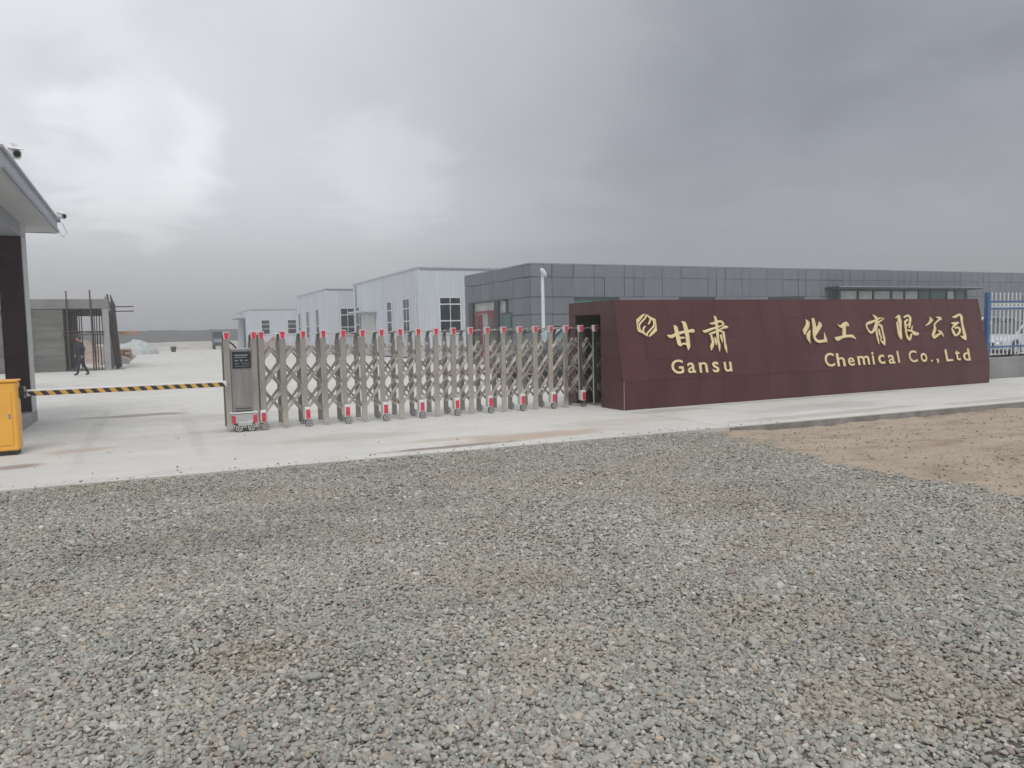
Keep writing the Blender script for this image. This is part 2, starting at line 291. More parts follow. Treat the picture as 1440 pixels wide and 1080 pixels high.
LETTERS = [('G', 8.95, 0.096, 9.234, 0.371), ('a', 9.325, 0.095, 9.519, 0.303), ('n', 9.606, 0.092, 9.814, 0.299), ('s', 9.93, 0.083, 10.096, 0.297), ('u', 10.221, 0.083, 10.418, 0.283), ('C', 12.964, 0.072, 13.25, 0.371), ('h', 13.315, 0.066, 13.558, 0.355), ('e', 13.646, 0.063, 13.843, 0.249), ('m', 13.943, 0.071, 14.311, 0.271), ('i', 14.37, 0.067, 14.492, 0.347), ('c', 14.589, 0.069, 14.796, 0.277), ('a', 14.908, 0.061, 15.118, 0.266), ('l', 15.184, 0.072, 15.301, 0.345), ('C', 15.591, 0.066, 15.871, 0.342), ('o', 15.985, 0.06, 16.203, 0.272), ('.', 16.306, 0.055, 16.381, 0.105), (',', 16.511, 0.008, 16.597, 0.123), ('L', 16.85, 0.045, 17.093, 0.329), ('t', 17.198, 0.051, 17.374, 0.301), ('d', 17.477, 0.034, 17.735, 0.328)]

def settle(root, loc):
    """put the thing's origin at its base without moving what was built in world coordinates"""
    L = Vector(loc); root.location = L
    for c in root.children: c.location = Vector(c.location) - L
    return root

# ================================================================== GROUND
def stain_nodes(t, stains, colin, obj_out, wob=.9):
    """dried puddle stains: ellipses with ragged edges, (x, y, rx, ry, colour, strength)"""
    nz = t.nodes.new('ShaderNodeTexNoise'); nz.inputs['Scale'].default_value = 1.6; nz.inputs['Detail'].default_value = 6
    t.links.new(obj_out, nz.inputs['Vector'])
    cur = colin
    for x, y, rx, ry, c, s in stains:
        mp = t.nodes.new('ShaderNodeMapping'); mp.vector_type = 'POINT'
        mp.inputs['Location'].default_value = (-x/rx, -y/ry, 0); mp.inputs['Scale'].default_value = (1/rx, 1/ry, 0)
        t.links.new(obj_out, mp.inputs[0])
        ln = t.nodes.new('ShaderNodeVectorMath'); ln.operation = 'LENGTH'; t.links.new(mp.outputs[0], ln.inputs[0])
        d = math_node(t, 'ADD', ln.outputs['Value'], math_node(t, 'MULTIPLY_ADD', nz.outputs[0], wob*2, -wob))
        mr = t.nodes.new('ShaderNodeMapRange'); mr.interpolation_type = 'SMOOTHSTEP'
        t.links.new(d, mr.inputs[0]); mr.inputs[1].default_value = 1.15; mr.inputs[2].default_value = .55
        mr.inputs[3].default_value = 0; mr.inputs[4].default_value = s
        mx = t.nodes.new('ShaderNodeMix'); mx.data_type = 'RGBA'
        t.links.new(mr.outputs[0], mx.inputs[0]); t.links.new(cur, mx.inputs[6]); mx.inputs[7].default_value = (*c, 1)
        cur = mx.outputs[2]
    return cur
def concrete_material(name, base, stains):
    m = bpy.data.materials.new(name); m.use_nodes = True; t = m.node_tree; b = t.nodes['Principled BSDF']
    b.inputs['Specular IOR Level'].default_value = .25; b.inputs['Roughness'].default_value = .85
    g = t.nodes.new('ShaderNodeNewGeometry'); P = g.outputs['Position']
    def nz(s, d, mp=None):
        n = t.nodes.new('ShaderNodeTexNoise'); n.inputs['Scale'].default_value = s; n.inputs['Detail'].default_value = d; n.inputs['Roughness'].default_value = .6
        if mp:
            q = t.nodes.new('ShaderNodeMapping'); q.inputs['Scale'].default_value = mp; t.links.new(P, q.inputs[0]); t.links.new(q.outputs[0], n.inputs['Vector'])
        else: t.links.new(P, n.inputs['Vector'])
        return n.outputs[0]
    big, mid, fine, streak = nz(.35, 5), nz(2.2, 6), nz(55, 3), nz(1.0, 4, (.35, 2.2, 1))
    v = math_node(t, 'MULTIPLY_ADD', big, .34, .83); v = math_node(t, 'MULTIPLY_ADD', mid, .24, math_node(t, 'SUBTRACT', v, .12))
    v = math_node(t, 'MULTIPLY_ADD', fine, .10, math_node(t, 'SUBTRACT', v, .05)); v = math_node(t, 'MULTIPLY_ADD', streak, .12, math_node(t, 'SUBTRACT', v, .06))
    mx = t.nodes.new('ShaderNodeMix'); mx.data_type = 'RGBA'; mx.blend_type = 'MULTIPLY'; mx.inputs[0].default_value = 1
    mx.inputs[6].default_value = (*base, 1); t.links.new(v, mx.inputs[7])
    # dust: warm blotches
    mw = t.nodes.new('ShaderNodeMapRange'); mw.interpolation_type = 'SMOOTHSTEP'; t.links.new(nz(.5, 6), mw.inputs[0])
    mw.inputs[1].default_value = .52; mw.inputs[2].default_value = .75; mw.inputs[4].default_value = .35
    mx2 = t.nodes.new('ShaderNodeMix'); mx2.data_type = 'RGBA'; t.links.new(mw.outputs[0], mx2.inputs[0])
    t.links.new(mx.outputs[2], mx2.inputs[6]); mx2.inputs[7].default_value = (.40, .36, .31, 1)
    # hairline cracks
    vo = t.nodes.new('ShaderNodeTexVoronoi'); vo.feature = 'DISTANCE_TO_EDGE'; vo.inputs['Scale'].default_value = .22
    dist = t.nodes.new('ShaderNodeVectorMath'); dist.operation = 'ADD'; ns = t.nodes.new('ShaderNodeTexNoise'); ns.inputs['Scale'].default_value = 1.3; ns.inputs['Detail'].default_value = 5
    t.links.new(P, ns.inputs['Vector']); t.links.new(P, dist.inputs[0])
    s2 = t.nodes.new('ShaderNodeVectorMath'); s2.operation = 'SCALE'; s2.inputs['Scale'].default_value = 1.5; t.links.new(ns.outputs['Color'], s2.inputs[0]); t.links.new(s2.outputs[0], dist.inputs[1])
    t.links.new(dist.outputs[0], vo.inputs['Vector'])
    ck = t.nodes.new('ShaderNodeMapRange'); t.links.new(vo.outputs[0], ck.inputs[0]); ck.inputs[1].default_value = 0; ck.inputs[2].default_value = .0035; ck.inputs[3].default_value = .5; ck.inputs[4].default_value = 0
    br = t.nodes.new('ShaderNodeMapRange'); t.links.new(nz(.8, 3), br.inputs[0]); br.inputs[1].default_value = .5; br.inputs[2].default_value = .6
    mx3 = t.nodes.new('ShaderNodeMix'); mx3.data_type = 'RGBA'; t.links.new(math_node(t, 'MULTIPLY', ck.outputs[0], br.outputs[0]), mx3.inputs[0])
    cur = stain_nodes(t, stains, mx2.outputs[2], P, .7)
    t.links.new(cur, mx3.inputs[6]); mx3.inputs[7].default_value = (.14, .13, .12, 1)
    t.links.new(mx3.outputs[2], b.inputs['Base Color'])
    bp = t.nodes.new('ShaderNodeBump'); bp.inputs['Strength'].default_value = .35; bp.inputs['Distance'].default_value = .01
    t.links.new(math_node(t, 'ADD', fine, math_node(t, 'MULTIPLY', mid, 2)), bp.inputs['Height']); t.links.new(bp.outputs[0], b.inputs['Normal'])
    return m
STAINS = [(3.55, 9.42, 1.1, .13, (.20, .14, .12), .75), (5.0, 9.75, 1.5, .35, (.40, .27, .19), .6), (4.0, 10.1, .9, .2, (.42, .35, .28), .5),
          (-1.55, 10.9, .35, .22, (.26, .16, .13), .7), (-1.0, 12.0, .45, .3, (.42, .30, .23), .5), (-.4, 16.9, 1.1, .35, (.27, .21, .18), .75),
          (2.6, 11.2, 1.1, .5, (.42, .38, .33), .5), (6.9, 10.4, 1.4, .5, (.46, .40, .34), .5), (11, 10.2, 2.0, .5, (.36, .35, .32), .4),
          (1.5, 15.5, 2, 1, (.40, .38, .36), .4), (0, 27, 5, .5, (.40, .35, .31), .5), (8.6, 11.3, 1.0, .25, (.33, .27, .24), .5), (-.9, 14.5, .12, 4.5, (.38, .37, .36), .3), (.55, 14.5, .12, 4.8, (.38, .37, .36), .25), (-4, 12, 1.5, 1.5, (.38, .36, .34), .4), (10.5, 9.3, 2.5, .22, (.34, .30, .26), .5), (15, 9.1, 2.5, .2, (.36, .32, .28), .5), (12.8, 11.55, 4.5, .14, (.34, .32, .30), .5), (-6, 30, 4, 3, (.38, .37, .35), .5)]
MT['yard'] = concrete_material('yard_concrete', (.565, .555, .525), STAINS)
def ex(x): return 9.17-.0345*x           # front edge of the paved area
yard = bpy.data.objects.new('concrete_yard', None); COL.objects.link(yard); yard['kind'] = 'structure'
ys = [None, 21.95, 33, 44, 55, 66, 77, 88, 99, 109]
xs = [-26, -14.5, -1.3, 7.82, 14.2, 22, 30, 38, 46, 54]
g = .0035
for i in range(len(xs)-1):
    for j in range(len(ys)-1):
        xa, xb = xs[i]+g, xs[i+1]-g
        y0a, y0b = (ex(xa), ex(xb)) if j == 0 else (ys[j]+g, ys[j]+g)
        y1 = ys[j+1]-g
        if j < 3 and i == 2: continue
        if j < 3 and i == 1: xb = xs[3]-g; y0b = ex(xb) if j == 0 else y0b
        if j >= 3 and not (2 <= i <= 3): continue
        zt = random.uniform(-.002, .002)
        o = MB().prism([(xa, y0a), (xb, y0b), (xb, y1), (xa, y1)], -.16, zt).build('concrete_slab', MT['yard'], yard)
        if j == 0:       # the formed front edge is darker, dirt-splashed concrete: a facing strip along the drop
            if i >= 3:
                MB().prism([(xa, y0a-.02), (xb, y0b-.02), (xb, y0b-.001), (xa, y0a-.001)], -.2, -.012).build('slab_edge', MT['slab_side'], yard)

# front ground: gravel forecourt running into bare dirt on the right
BX = [(-9, 6.75), (3.9, 6.68), (4.6, 6.76), (5.3, 6.72), (6.1, 6.85), (7.0, 6.95), (7.9, 7.2), (8.5, 7.25), (9.5, 7.05)]
def bound(y):
    if y <= BX[0][0]: return BX[0][1]
    for (a, b), (c, d) in zip(BX, BX[1:]):
        if y <= c: return b+(d-b)*(y-a)/(c-a)
    return BX[-1][1]
def gmask(x, y):
    d = x-bound(y)+.35*fbm(x*1.2, y*1.2, 3)+.12*fbm(x*5, y*5, 8)
    return 1-sstep(-.22, .25, d)
def gz(x, y):
    m = gmask(x, y)
    z = -.028-.085*sstep(6.4, 9.5, x)+.014*fbm(x*.7, y*.7, 1)+.010*fbm(x*2.5, y*2.5, 5)*(1 if m > .5 else .8)
    if m < .5: z += -.012
    if x > 6.8: z += (.022+.03*fbm(x*1.1, 3, 9)+.02*fbm(x*4, y*4, 2))*sstep(.55, .03, ex(x)-y)*sstep(6.8, 8.5, x)
    return z
step = .11
nx, ny = int(46/step), int(16.4/step)
vs_, fs_, mk, dn = [], [], [], []
for j in range(ny+1):
    for i in range(nx+1):
        x, y = -14+i*step, -7+j*step
        vs_.append((x, y, gz(x, y))); m_ = gmask(x, y); mk.append(m_)
        # where the scatter goes: the part of the forecourt one can see, a margin included
        px, py = x+1.6, y+3.2
        ang = abs((math.degrees(math.atan2(px, py))-25.3+180) % 360-180)
        vis = 1 if (ang < 43 and math.hypot(x, y) > 1.6) else 0
        if y > ex(x)-.01: vis = 0
        r = math.hypot(x, y); fall = 1-.5*sstep(5, 11, r)
        patch = 1-.45*sstep(.12, .45, fbm(x*.9, y*.9, 21)+.25*fbm(x*4, y*4, 2))
        for gx, gy, gr in ((4.1, 6.9, .8), (3.9, 4.0, .45), (2.9, 3.0, .35), (2.9, 7.6, .5), (4.3, 5.0, .4)):
            patch *= 1-.25*sstep(1.2, .3, math.hypot((x-gx), (y-gy)*1.6)/gr+.5*fbm(x*3, y*3, 5))
        edge = 1
        dn.append(vis*fall*(m_*patch + (1-m_)*.012))
for j in range(ny):
    for i in range(nx):
        a_ = j*(nx+1)+i; fs_.append((a_, a_+1, a_+nx+2, a_+nx+1))
fme = bpy.data.meshes.new('forecourt'); fme.from_pydata(vs_, [], fs_); fme.polygons.foreach_set('use_smooth', [True]*len(fs_))
at = fme.attributes.new('gravel', 'FLOAT', 'POINT'); at.data.foreach_set('value', mk)
def ground_material():
    m = bpy.data.materials.new('forecourt_ground'); m.use_nodes = True; t = m.node_tree; b = t.nodes['Principled BSDF']
    b.inputs['Roughness'].default_value = .95; b.inputs['Specular IOR Level'].default_value = .15
    P = t.nodes.new('ShaderNodeNewGeometry').outputs['Position']
    def nz(s, d, st=None, rg=.6):
        n = t.nodes.new('ShaderNodeTexNoise'); n.inputs['Scale'].default_value = s; n.inputs['Detail'].default_value = d; n.inputs['Roughness'].default_value = rg
        if st:
            q = t.nodes.new('ShaderNodeMapping'); q.inputs['Scale'].default_value = st; q.inputs['Rotation'].default_value = (0, 0, R(20)); t.links.new(P, q.inputs[0]); t.links.new(q.outputs[0], n.inputs['Vector'])
        else: t.links.new(P, n.inputs['Vector'])
        return n.outputs[0]
    r1 = t.nodes.new('ShaderNodeValToRGB'); t.links.new(nz(1.1, 8, (1, 2.2, 1), .65), r1.inputs[0])
    e = r1.color_ramp.elements; e[0].position = .30; e[0].color = (.26, .205, .15, 1); e[1].position = .72; e[1].color = (.44, .365, .285, 1)
    q = e.new(.5); q.color = (.375, .305, .24, 1)
    r2 = t.nodes.new('ShaderNodeValToRGB'); t.links.new(nz(1.5, 8), r2.inputs[0])
    e = r2.color_ramp.elements; e[0].position = .32; e[0].color = (.07, .064, .057, 1); e[1].position = .7; e[1].color = (.25, .21, .17, 1)  # gravel bed kept dark: the shadow between pebbles is put into its colour
    a = t.nodes.new('ShaderNodeAttribute'); a.attribute_name = 'gravel'
    mx = t.nodes.new('ShaderNodeMix'); mx.data_type = 'RGBA'; t.links.new(a.outputs['Fac'], mx.inputs[0]); t.links.new(r1.outputs[0], mx.inputs[6]); t.links.new(r2.outputs[0], mx.inputs[7])
    f = nz(70, 4); sp = t.nodes.new('ShaderNodeMapRange'); t.links.new(f, sp.inputs[0]); sp.inputs[1].default_value = .3; sp.inputs[2].default_value = .7; sp.inputs[3].default_value = .72; sp.inputs[4].default_value = 1.25
    m2 = t.nodes.new('ShaderNodeMix'); m2.data_type = 'RGBA'; m2.blend_type = 'MULTIPLY'; m2.inputs[0].default_value = 1; t.links.new(mx.outputs[2], m2.inputs[6]); t.links.new(sp.outputs[0], m2.inputs[7])
    t.links.new(m2.outputs[2], b.inputs['Base Color'])
    bp = t.nodes.new('ShaderNodeBump'); bp.inputs['Strength'].default_value = .7; bp.inputs['Distance'].default_value = .03
    t.links.new(math_node(t, 'ADD', math_node(t, 'MULTIPLY', nz(5, 6), 1.0), math_node(t, 'MULTIPLY', f, .25)), bp.inputs['Height']); t.links.new(bp.outputs[0], b.inputs['Normal'])
    return m
MT['forecourt'] = ground_material()
fo = link('forecourt_ground', fme, MT['forecourt']); fo['kind'] = 'structure'

# wide land, rising gently beyond the works
def land_z(y): return -.19+1.1*sstep(108, 150, y)
ly = [-900, -60, -9, 9, 60, 100] + [108+3*k for k in range(15)] + [160, 300, 900, 3500]
lx = [-3500, -800, -200, -60] + [-40+5*k for k in range(21)] + [80, 200, 800, 3500]
lv = []; lf = []
for y in ly:
    for x in lx:
        lv.append((x, y, land_z(y)+(.18*fbm(x*.07, y*.07, 4) if 108 < y < 150 else 0)))
for j in range(len(ly)-1):
    for i in range(len(lx)-1):
        a_ = j*len(lx)+i; lf.append((a_, a_+1, a_+len(lx)+1, a_+len(lx)))
MT['land'] = mat('pale_dusty_earth', (.44, .41, .37), .95, 0, .14, .12, .4, 2, .1, tint=(.47, .45, .42))
lm = MB(); lm.add(lv, lf, True); lo = lm.build('dusty_ground', MT['land']); lo['kind'] = 'structure'

# ------------------------------------------------------------------ gravel: pebbles strewn over the forecourt
def stone_material(name, ramp):
    m = bpy.data.materials.new(name); m.use_nodes = True; t = m.node_tree; b = t.nodes['Principled BSDF']
    b.inputs['Roughness'].default_value = .82; b.inputs['Specular IOR Level'].default_value = .25
    oi = t.nodes.new('ShaderNodeObjectInfo'); rp = t.nodes.new('ShaderNodeValToRGB'); rp.color_ramp.interpolation = 'CONSTANT'
    while len(rp.color_ramp.elements) < len(ramp): rp.color_ramp.elements.new(.5)
    for e, (p, c) in zip(rp.color_ramp.elements, ramp): e.position = p; e.color = (*c, 1)
    t.links.new(oi.outputs['Random'], rp.inputs[0])
    co = t.nodes.new('ShaderNodeTexCoord'); n = t.nodes.new('ShaderNodeTexNoise'); n.inputs['Scale'].default_value = 2.4; n.inputs['Detail'].default_value = 5
    t.links.new(co.outputs['Object'], n.inputs['Vector'])
    hs = t.nodes.new('ShaderNodeHueSaturation'); t.links.new(rp.outputs[0], hs.inputs['Color']); hs.inputs['Saturation'].default_value = .92
    fr = math_node(t, 'FRACT', math_node(t, 'MULTIPLY', oi.outputs['Random'], 37.7))
    t.links.new(math_node(t, 'MULTIPLY_ADD', fr, .40, math_node(t, 'MULTIPLY_ADD', n.outputs[0], .5, .58)), hs.inputs['Value'])
    g = t.nodes.new('ShaderNodeNewGeometry')
    pn = t.nodes.new('ShaderNodeTexNoise'); pn.inputs['Scale'].default_value = .75; pn.inputs['Detail'].default_value = 5; t.links.new(g.outputs['Position'], pn.inputs['Vector'])
    mr = t.nodes.new('ShaderNodeMapRange'); mr.interpolation_type = 'SMOOTHSTEP'; t.links.new(pn.outputs[0], mr.inputs[0])
    mr.inputs[1].default_value = .46; mr.inputs[2].default_value = .72; mr.inputs[4].default_value = .30
    dusty = t.nodes.new('ShaderNodeMix'); dusty.data_type = 'RGBA'; t.links.new(mr.outputs[0], dusty.inputs[0]); t.links.new(hs.outputs[0], dusty.inputs[6]); dusty.inputs[7].default_value = (.34, .28, .205, 1)
    p2 = t.nodes.new('ShaderNodeTexNoise'); p2.inputs['Scale'].default_value = .55; p2.inputs['Detail'].default_value = 6
    mp = t.nodes.new('ShaderNodeMapping'); mp.inputs['Location'].default_value = (7.3, 2.1, 0); mp.inputs['Scale'].default_value = (.8, 1.6, 1); t.links.new(g.outputs['Position'], mp.inputs[0]); t.links.new(mp.outputs[0], p2.inputs['Vector'])
    m2 = t.nodes.new('ShaderNodeMapRange'); t.links.new(p2.outputs[0], m2.inputs[0]); m2.inputs[1].default_value = .3; m2.inputs[2].default_value = .7; m2.inputs[3].default_value = .89; m2.inputs[4].default_value = 1.09
    dk = t.nodes.new('ShaderNodeMix'); dk.data_type = 'RGBA'; dk.blend_type = 'MULTIPLY'; dk.inputs[0].default_value = 1; t.links.new(dusty.outputs[2], dk.inputs[6]); t.links.new(m2.outputs[0], dk.inputs[7])
    cur = stain_nodes(t, GRAVEL_STAINS, dk.outputs[2], g.outputs['Position'], .6)
    t.links.new(cur, b.inputs['Base Color'])
    return m
GRAVEL_STAINS = [(2.2, 8.35, .45, .25, (.13, .105, .095), 0.24), (2.9, 7.6, .6, .3, (.28, .22, .19), 0.21), (.2, 6.1, 1.3, .5, (.16, .155, .14), 0.18), (1.9, 6.5, .8, .3, (.17, .14, .12), 0.18),
                 (4.3, 6.9, 1.4, .35, (.35, .29, .22), 0.24), (4.3, 5.0, .7, .6, (.34, .29, .22), 0.18), (2.9, 3.0, .6, .35, (.38, .33, .25), 0.18), (3.9, 4.0, .7, .35, (.34, .29, .22), 0.24), (.3, 3.7, .3, .3, (.36, .30, .22), 0.15)]
RAMP = [(0, (.300, .298, .262)), (.16, (.345, .335, .292)), (.32, (.268, .270, .245)), (.45, (.375, .360, .315)), (.57, (.325, .297, .258)),
        (.65, (.288, .295, .275)), (.76, (.200, .202, .188)), (.80, (.41, .395, .355)), (.88, (.375, .320, .250)), (.93, (.310, .255, .222)), (.972, (.49, .475, .43))]
MT['stone'] = stone_material('river_pebbles', RAMP)
stones = bpy.data.collections.new('pebble_shapes')
for k in range(14):
    bm = bmesh.new(); bmesh.ops.create_icosphere(bm, subdivisions=3 if k < 7 else 2, radius=1)
    sx, sy, sz = random.uniform(1.0, 1.45), random.uniform(.7, 1.0), random.uniform(.42, .72); sh = random.uniform(0, 99)
    for v in bm.verts:
        n_ = v.co.normalized(); f = 1+.30*noise.noise(n_*1.25+Vector((sh, 0, 0)))+.10*noise.noise(n_*2.7+Vector((0, sh, 0)))
        q = n_*f
        for ax in range(3): q[ax] = math.copysign(abs(q[ax])**.88, q[ax])
        v.co = Vector((q.x*sx, q.y*sy, q.z*sz))
    me = bpy.data.meshes.new('pebble'); bm.to_mesh(me); bm.free(); me.polygons.foreach_set('use_smooth', [True]*len(me.polygons)); me.materials.append(MT['stone'])
    o = bpy.data.objects.new('pebble', me); stones.objects.link(o)

def scatter_group():
    t = bpy.data.node_groups.new('pebble_scatter', 'GeometryNodeTree')
    t.interface.new_socket('Geometry', in_out='INPUT', socket_type='NodeSocketGeometry'); t.interface.new_socket('Geometry', in_out='OUTPUT', socket_type='NodeSocketGeometry')
    gi = t.nodes.new('NodeGroupInput'); go = t.nodes.new('NodeGroupOutput'); jn = t.nodes.new('GeometryNodeJoinGeometry')
    na = t.nodes.new('GeometryNodeInputNamedAttribute'); na.data_type = 'FLOAT'; na.inputs[0].default_value = 'dens'
    ci = t.nodes.new('GeometryNodeCollectionInfo'); ci.inputs['Collection'].default_value = stones; ci.inputs['Separate Children'].default_value = True; ci.inputs['Reset Children'].default_value = True
    for k, (dens, s0, s1, seed, tiltr, lift) in enumerate([(5200, .006, .0115, 3, .75, .004), (1350, .0105, .016, 11, .6, .007), (60, .018, .024, 19, .4, .007), (3, .026, .034, 29, .25, .010)]):
        dp = t.nodes.new('GeometryNodeDistributePointsOnFaces'); dp.distribute_method = 'RANDOM'; dp.inputs['Seed'].default_value = seed
        t.links.new(gi.outputs[0], dp.inputs['Mesh'])
        mu = t.nodes.new('ShaderNodeMath'); mu.operation = 'MULTIPLY'; mu.inputs[1].default_value = dens
        if k:   # the larger classes do not thin out as fast on bare dirt
            mu.inputs[1].default_value = dens
        t.links.new(na.outputs[0], mu.inputs[0]); t.links.new(mu.outputs[0], dp.inputs['Density'])
        ip = t.nodes.new('GeometryNodeInstanceOnPoints'); ip.inputs['Pick Instance'].default_value = True
        t.links.new(dp.outputs['Points'], ip.inputs['Points']); t.links.new(ci.outputs[0], ip.inputs['Instance'])
        rv = t.nodes.new('FunctionNodeRandomValue'); rv.data_type = 'FLOAT_VECTOR'; rv.inputs['Min'].default_value = (-tiltr, -tiltr, 0); rv.inputs['Max'].default_value = (tiltr, tiltr, 6.283); rv.inputs['Seed'].default_value = seed+1
        t.links.new(rv.outputs[0], ip.inputs['Rotation'])
        rs = t.nodes.new('FunctionNodeRandomValue'); rs.data_type = 'FLOAT'; rs.inputs[2].default_value = s0; rs.inputs[3].default_value = s1; rs.inputs['Seed'].default_value = seed+2
        t.links.new(rs.outputs[1], ip.inputs['Scale'])
        ri = t.nodes.new('FunctionNodeRandomValue'); ri.data_type = 'INT'; ri.inputs[4].default_value = 0; ri.inputs[5].default_value = 13; ri.inputs['Seed'].default_value = seed+5
        t.links.new(ri.outputs[2], ip.inputs['Instance Index'])
        tr = t.nodes.new('GeometryNodeTranslateInstances'); tr.inputs['Local Space'].default_value = False
        rz = t.nodes.new('FunctionNodeRandomValue'); rz.data_type = 'FLOAT_VECTOR'; rz.inputs['Min'].default_value = (0, 0, -.004); rz.inputs['Max'].default_value = (0, 0, lift*2); rz.inputs['Seed'].default_value = seed+7
        t.links.new(ip.outputs[0], tr.inputs['Instances']); t.links.new(rz.outputs[0], tr.inputs['Translation'])
        t.links.new(tr.outputs[0], jn.inputs[0])
    t.links.new(jn.outputs[0], go.inputs[0])
    return t
gme = bpy.data.meshes.new('gravel'); 
keep = [f for f in fs_ if max(dn[i] for i in f) > 0]
used = sorted({i for f in keep for i in f}); remap = {o: n for n, o in enumerate(used)}
gme.from_pydata([vs_[i] for i in used], [], [[remap[i] for i in f] for f in keep])
at = gme.attributes.new('dens', 'FLOAT', 'POINT'); at.data.foreach_set('value', [dn[i] for i in used])
go_ = link('gravel', gme, MT['stone']); tag(go_, 'grey and tan river pebbles strewn over the forecourt', 'gravel', kind='stuff')
md = go_.modifiers.new('pebbles', 'NODES'); md.node_group = scatter_group()

# ================================================================== GATE
GY0, GY1 = 12.93, 13.38          # front and rear planes of the folding gate
gate = thing('folding_gate', 'long folding stainless steel gate with red lamps closed across the entrance', 'gate')
def lamp(x, y, parent):
    b = MB(); v = []
    for z, w in ((1.475, .034), (1.60, .048)):
        v += [(x-w, y-.055, z), (x+w, y-.055, z), (x+w, y+.03, z), (x-w, y+.03, z)]
    b.add(v, [[0,3,2,1],[4,5,6,7],[0,1,5,4],[1,2,6,5],[2,3,7,6],[3,0,4,7]])
    o = b.build('lamp', MT['white_plastic'], parent)
    r = MB(); v = []
    for z, w in ((1.483, .026), (1.588, .037)):
        v += [(x-w, y-.063, z), (x+w, y-.063, z), (x+w, y-.054, z), (x-w, y-.054, z)]
    r.add(v, [[0,3,2,1],[4,5,6,7],[0,1,5,4],[1,2,6,5],[2,3,7,6],[3,0,4,7]])
    r.build('red_lens', MT['red_lens'], o)
def wheel_mesh(x, y, z, rad, w):
    t = MB(); t.tube([(x, y-w/2, z), (x, y+w/2, z)], rad, 20); 
    r = MB(); r.tube([(x, y-w/2-.004, z), (x, y-w/2+.004, z)], rad*.26, 12)
    for k in range(5):
        a_ = 2*math.pi*k/5+.3; r.bar((x, y-w/2-.003, z), (x+math.cos(a_)*rad*.8, y-w/2-.003, z+math.sin(a_)*rad*.8), rad*.22, .006)
    n = 20; v = []; f = []
    for k in range(n):
        a_ = 2*math.pi*k/n
        for rr in (.66, .86): v.append((x+math.cos(a_)*rad*rr, y-w/2-.004, z+math.sin(a_)*rad*rr))
    for k in range(n): f.append([2*k, 2*k+1, (2*k+3) % (2*n), (2*k+2) % (2*n)])
    r.add(v, f)
    return t, r
def gate_wheel(x, y, parent, front=True):
    c = MB()
    if front:
        c.box(x-.047, x+.047, y-.075, y-.003, .125, .325, .008)
        o = c.build('wheel_lamp', MT['white_plastic'], parent)
        MB().box(x-.032, x+.036, y-.082, y-.074, .14, .285).build('red_lens', MT['red_lens'], o)
        MB().box(x-.012, x+.012, y-.052, y-.028, .06, .125).build('fork', MT['chrome'], o)
    t, r = wheel_mesh(x+.018, y-.04 if front else y+.03, .062, .062, .035)
    o = t.build('wheel', MT['rubber'], parent); r.build('rim', MT['chrome'], o)
postx = [1.62+i*(7.94-1.62)/19 for i in range(20)] + [8.27, 8.60]
# copies of one post mesh
fp = MB().box(-.046, .046, -.022, .022, .045, 1.475, .006).me('front_post'); fp.materials.append(MT['steel'])
fpw = MB().box(-.046, .046, -.022, .022, .13, 1.475, .006).me('front_post_short'); fpw.materials.append(MT['steel'])
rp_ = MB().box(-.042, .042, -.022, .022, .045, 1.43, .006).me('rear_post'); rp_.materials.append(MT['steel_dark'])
hb = MB(); n = 6                         # arched hood joining front and rear post
prof = [(GY0+.0-GY0, 1.40), (.0, 1.47), (.05, 1.525), (.14, 1.55), (.32, 1.55), (.41, 1.525), (.45, 1.46), (.45, 1.40)]
for (ya, za), (yb, zb) in zip(prof, prof[1:]): hb.bar((0, ya+.024 if ya < .02 else ya, za), (0, yb+.024 if yb < .02 else yb, zb), .06, .018, (0, -1, .01))
hb = hb.me('hood_rail'); hb.materials.append(MT['steel_dark'])
for i, x in enumerate(postx):
    wheel = i % 2 == 0 and i > 0
    link('front_post', fpw if wheel else fp, None, gate, (x, GY0, 0))
    link('rear_post', rp_, None, gate, (x, GY1, 0)); link('hood_rail', hb, None, gate, (x, GY0, 0))
    lamp(x, GY0, gate)
    if wheel:
        gate_wheel(x+.025, GY0, gate); gate_wheel(x+.02, GY1, gate, False)
P_ = postx[1]-postx[0]
def brace(up, half=False, m0='steel'):
    b = MB(); dz = .43; wd = .040 if up else .024
    if half: a0, a1 = (0, 0, 0), (P_/2+.02, 0, (dz/2+.03))
    else: a0, a1 = (0, 0, 0), (P_, 0, dz)
    if not up: a0, a1 = (P_-a0[0], 0, 0), (P_-a1[0], 0, a1[2])
    off = -.008 if up else .008
    a0 = (a0[0], off, a0[2]); a1 = (a1[0], off, a1[2])
    # a channel section: two thin edges with a recessed web
    b.bar(a0, a1, wd, .006)
    d = (Vector(a1)-Vector(a0)).normalized(); q = Vector((-d.z, 0, d.x))*(wd/2)
    for s_ in (-1, 1): b.bar(Vector(a0)+q*s_+Vector((0, -.006, 0)), Vector(a1)+q*s_+Vector((0, -.006, 0)), .008, .018)
    m = b.me('brace'); m.materials.append(MT[m0]); return m
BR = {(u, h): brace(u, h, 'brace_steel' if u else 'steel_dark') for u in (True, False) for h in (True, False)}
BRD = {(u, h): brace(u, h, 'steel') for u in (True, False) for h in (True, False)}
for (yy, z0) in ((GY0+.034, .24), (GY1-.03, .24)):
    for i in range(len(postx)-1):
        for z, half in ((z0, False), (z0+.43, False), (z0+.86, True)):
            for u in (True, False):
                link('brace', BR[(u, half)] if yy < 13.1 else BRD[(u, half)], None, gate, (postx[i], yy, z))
        if i % 1 == 0 and yy < 13.1:
            MB().box(postx[i]+P_/2-.02, postx[i]+P_/2+.02, yy-.03, yy+.014, 1.30, 1.345, .008).build('pivot_cap', MT['steel'], gate)
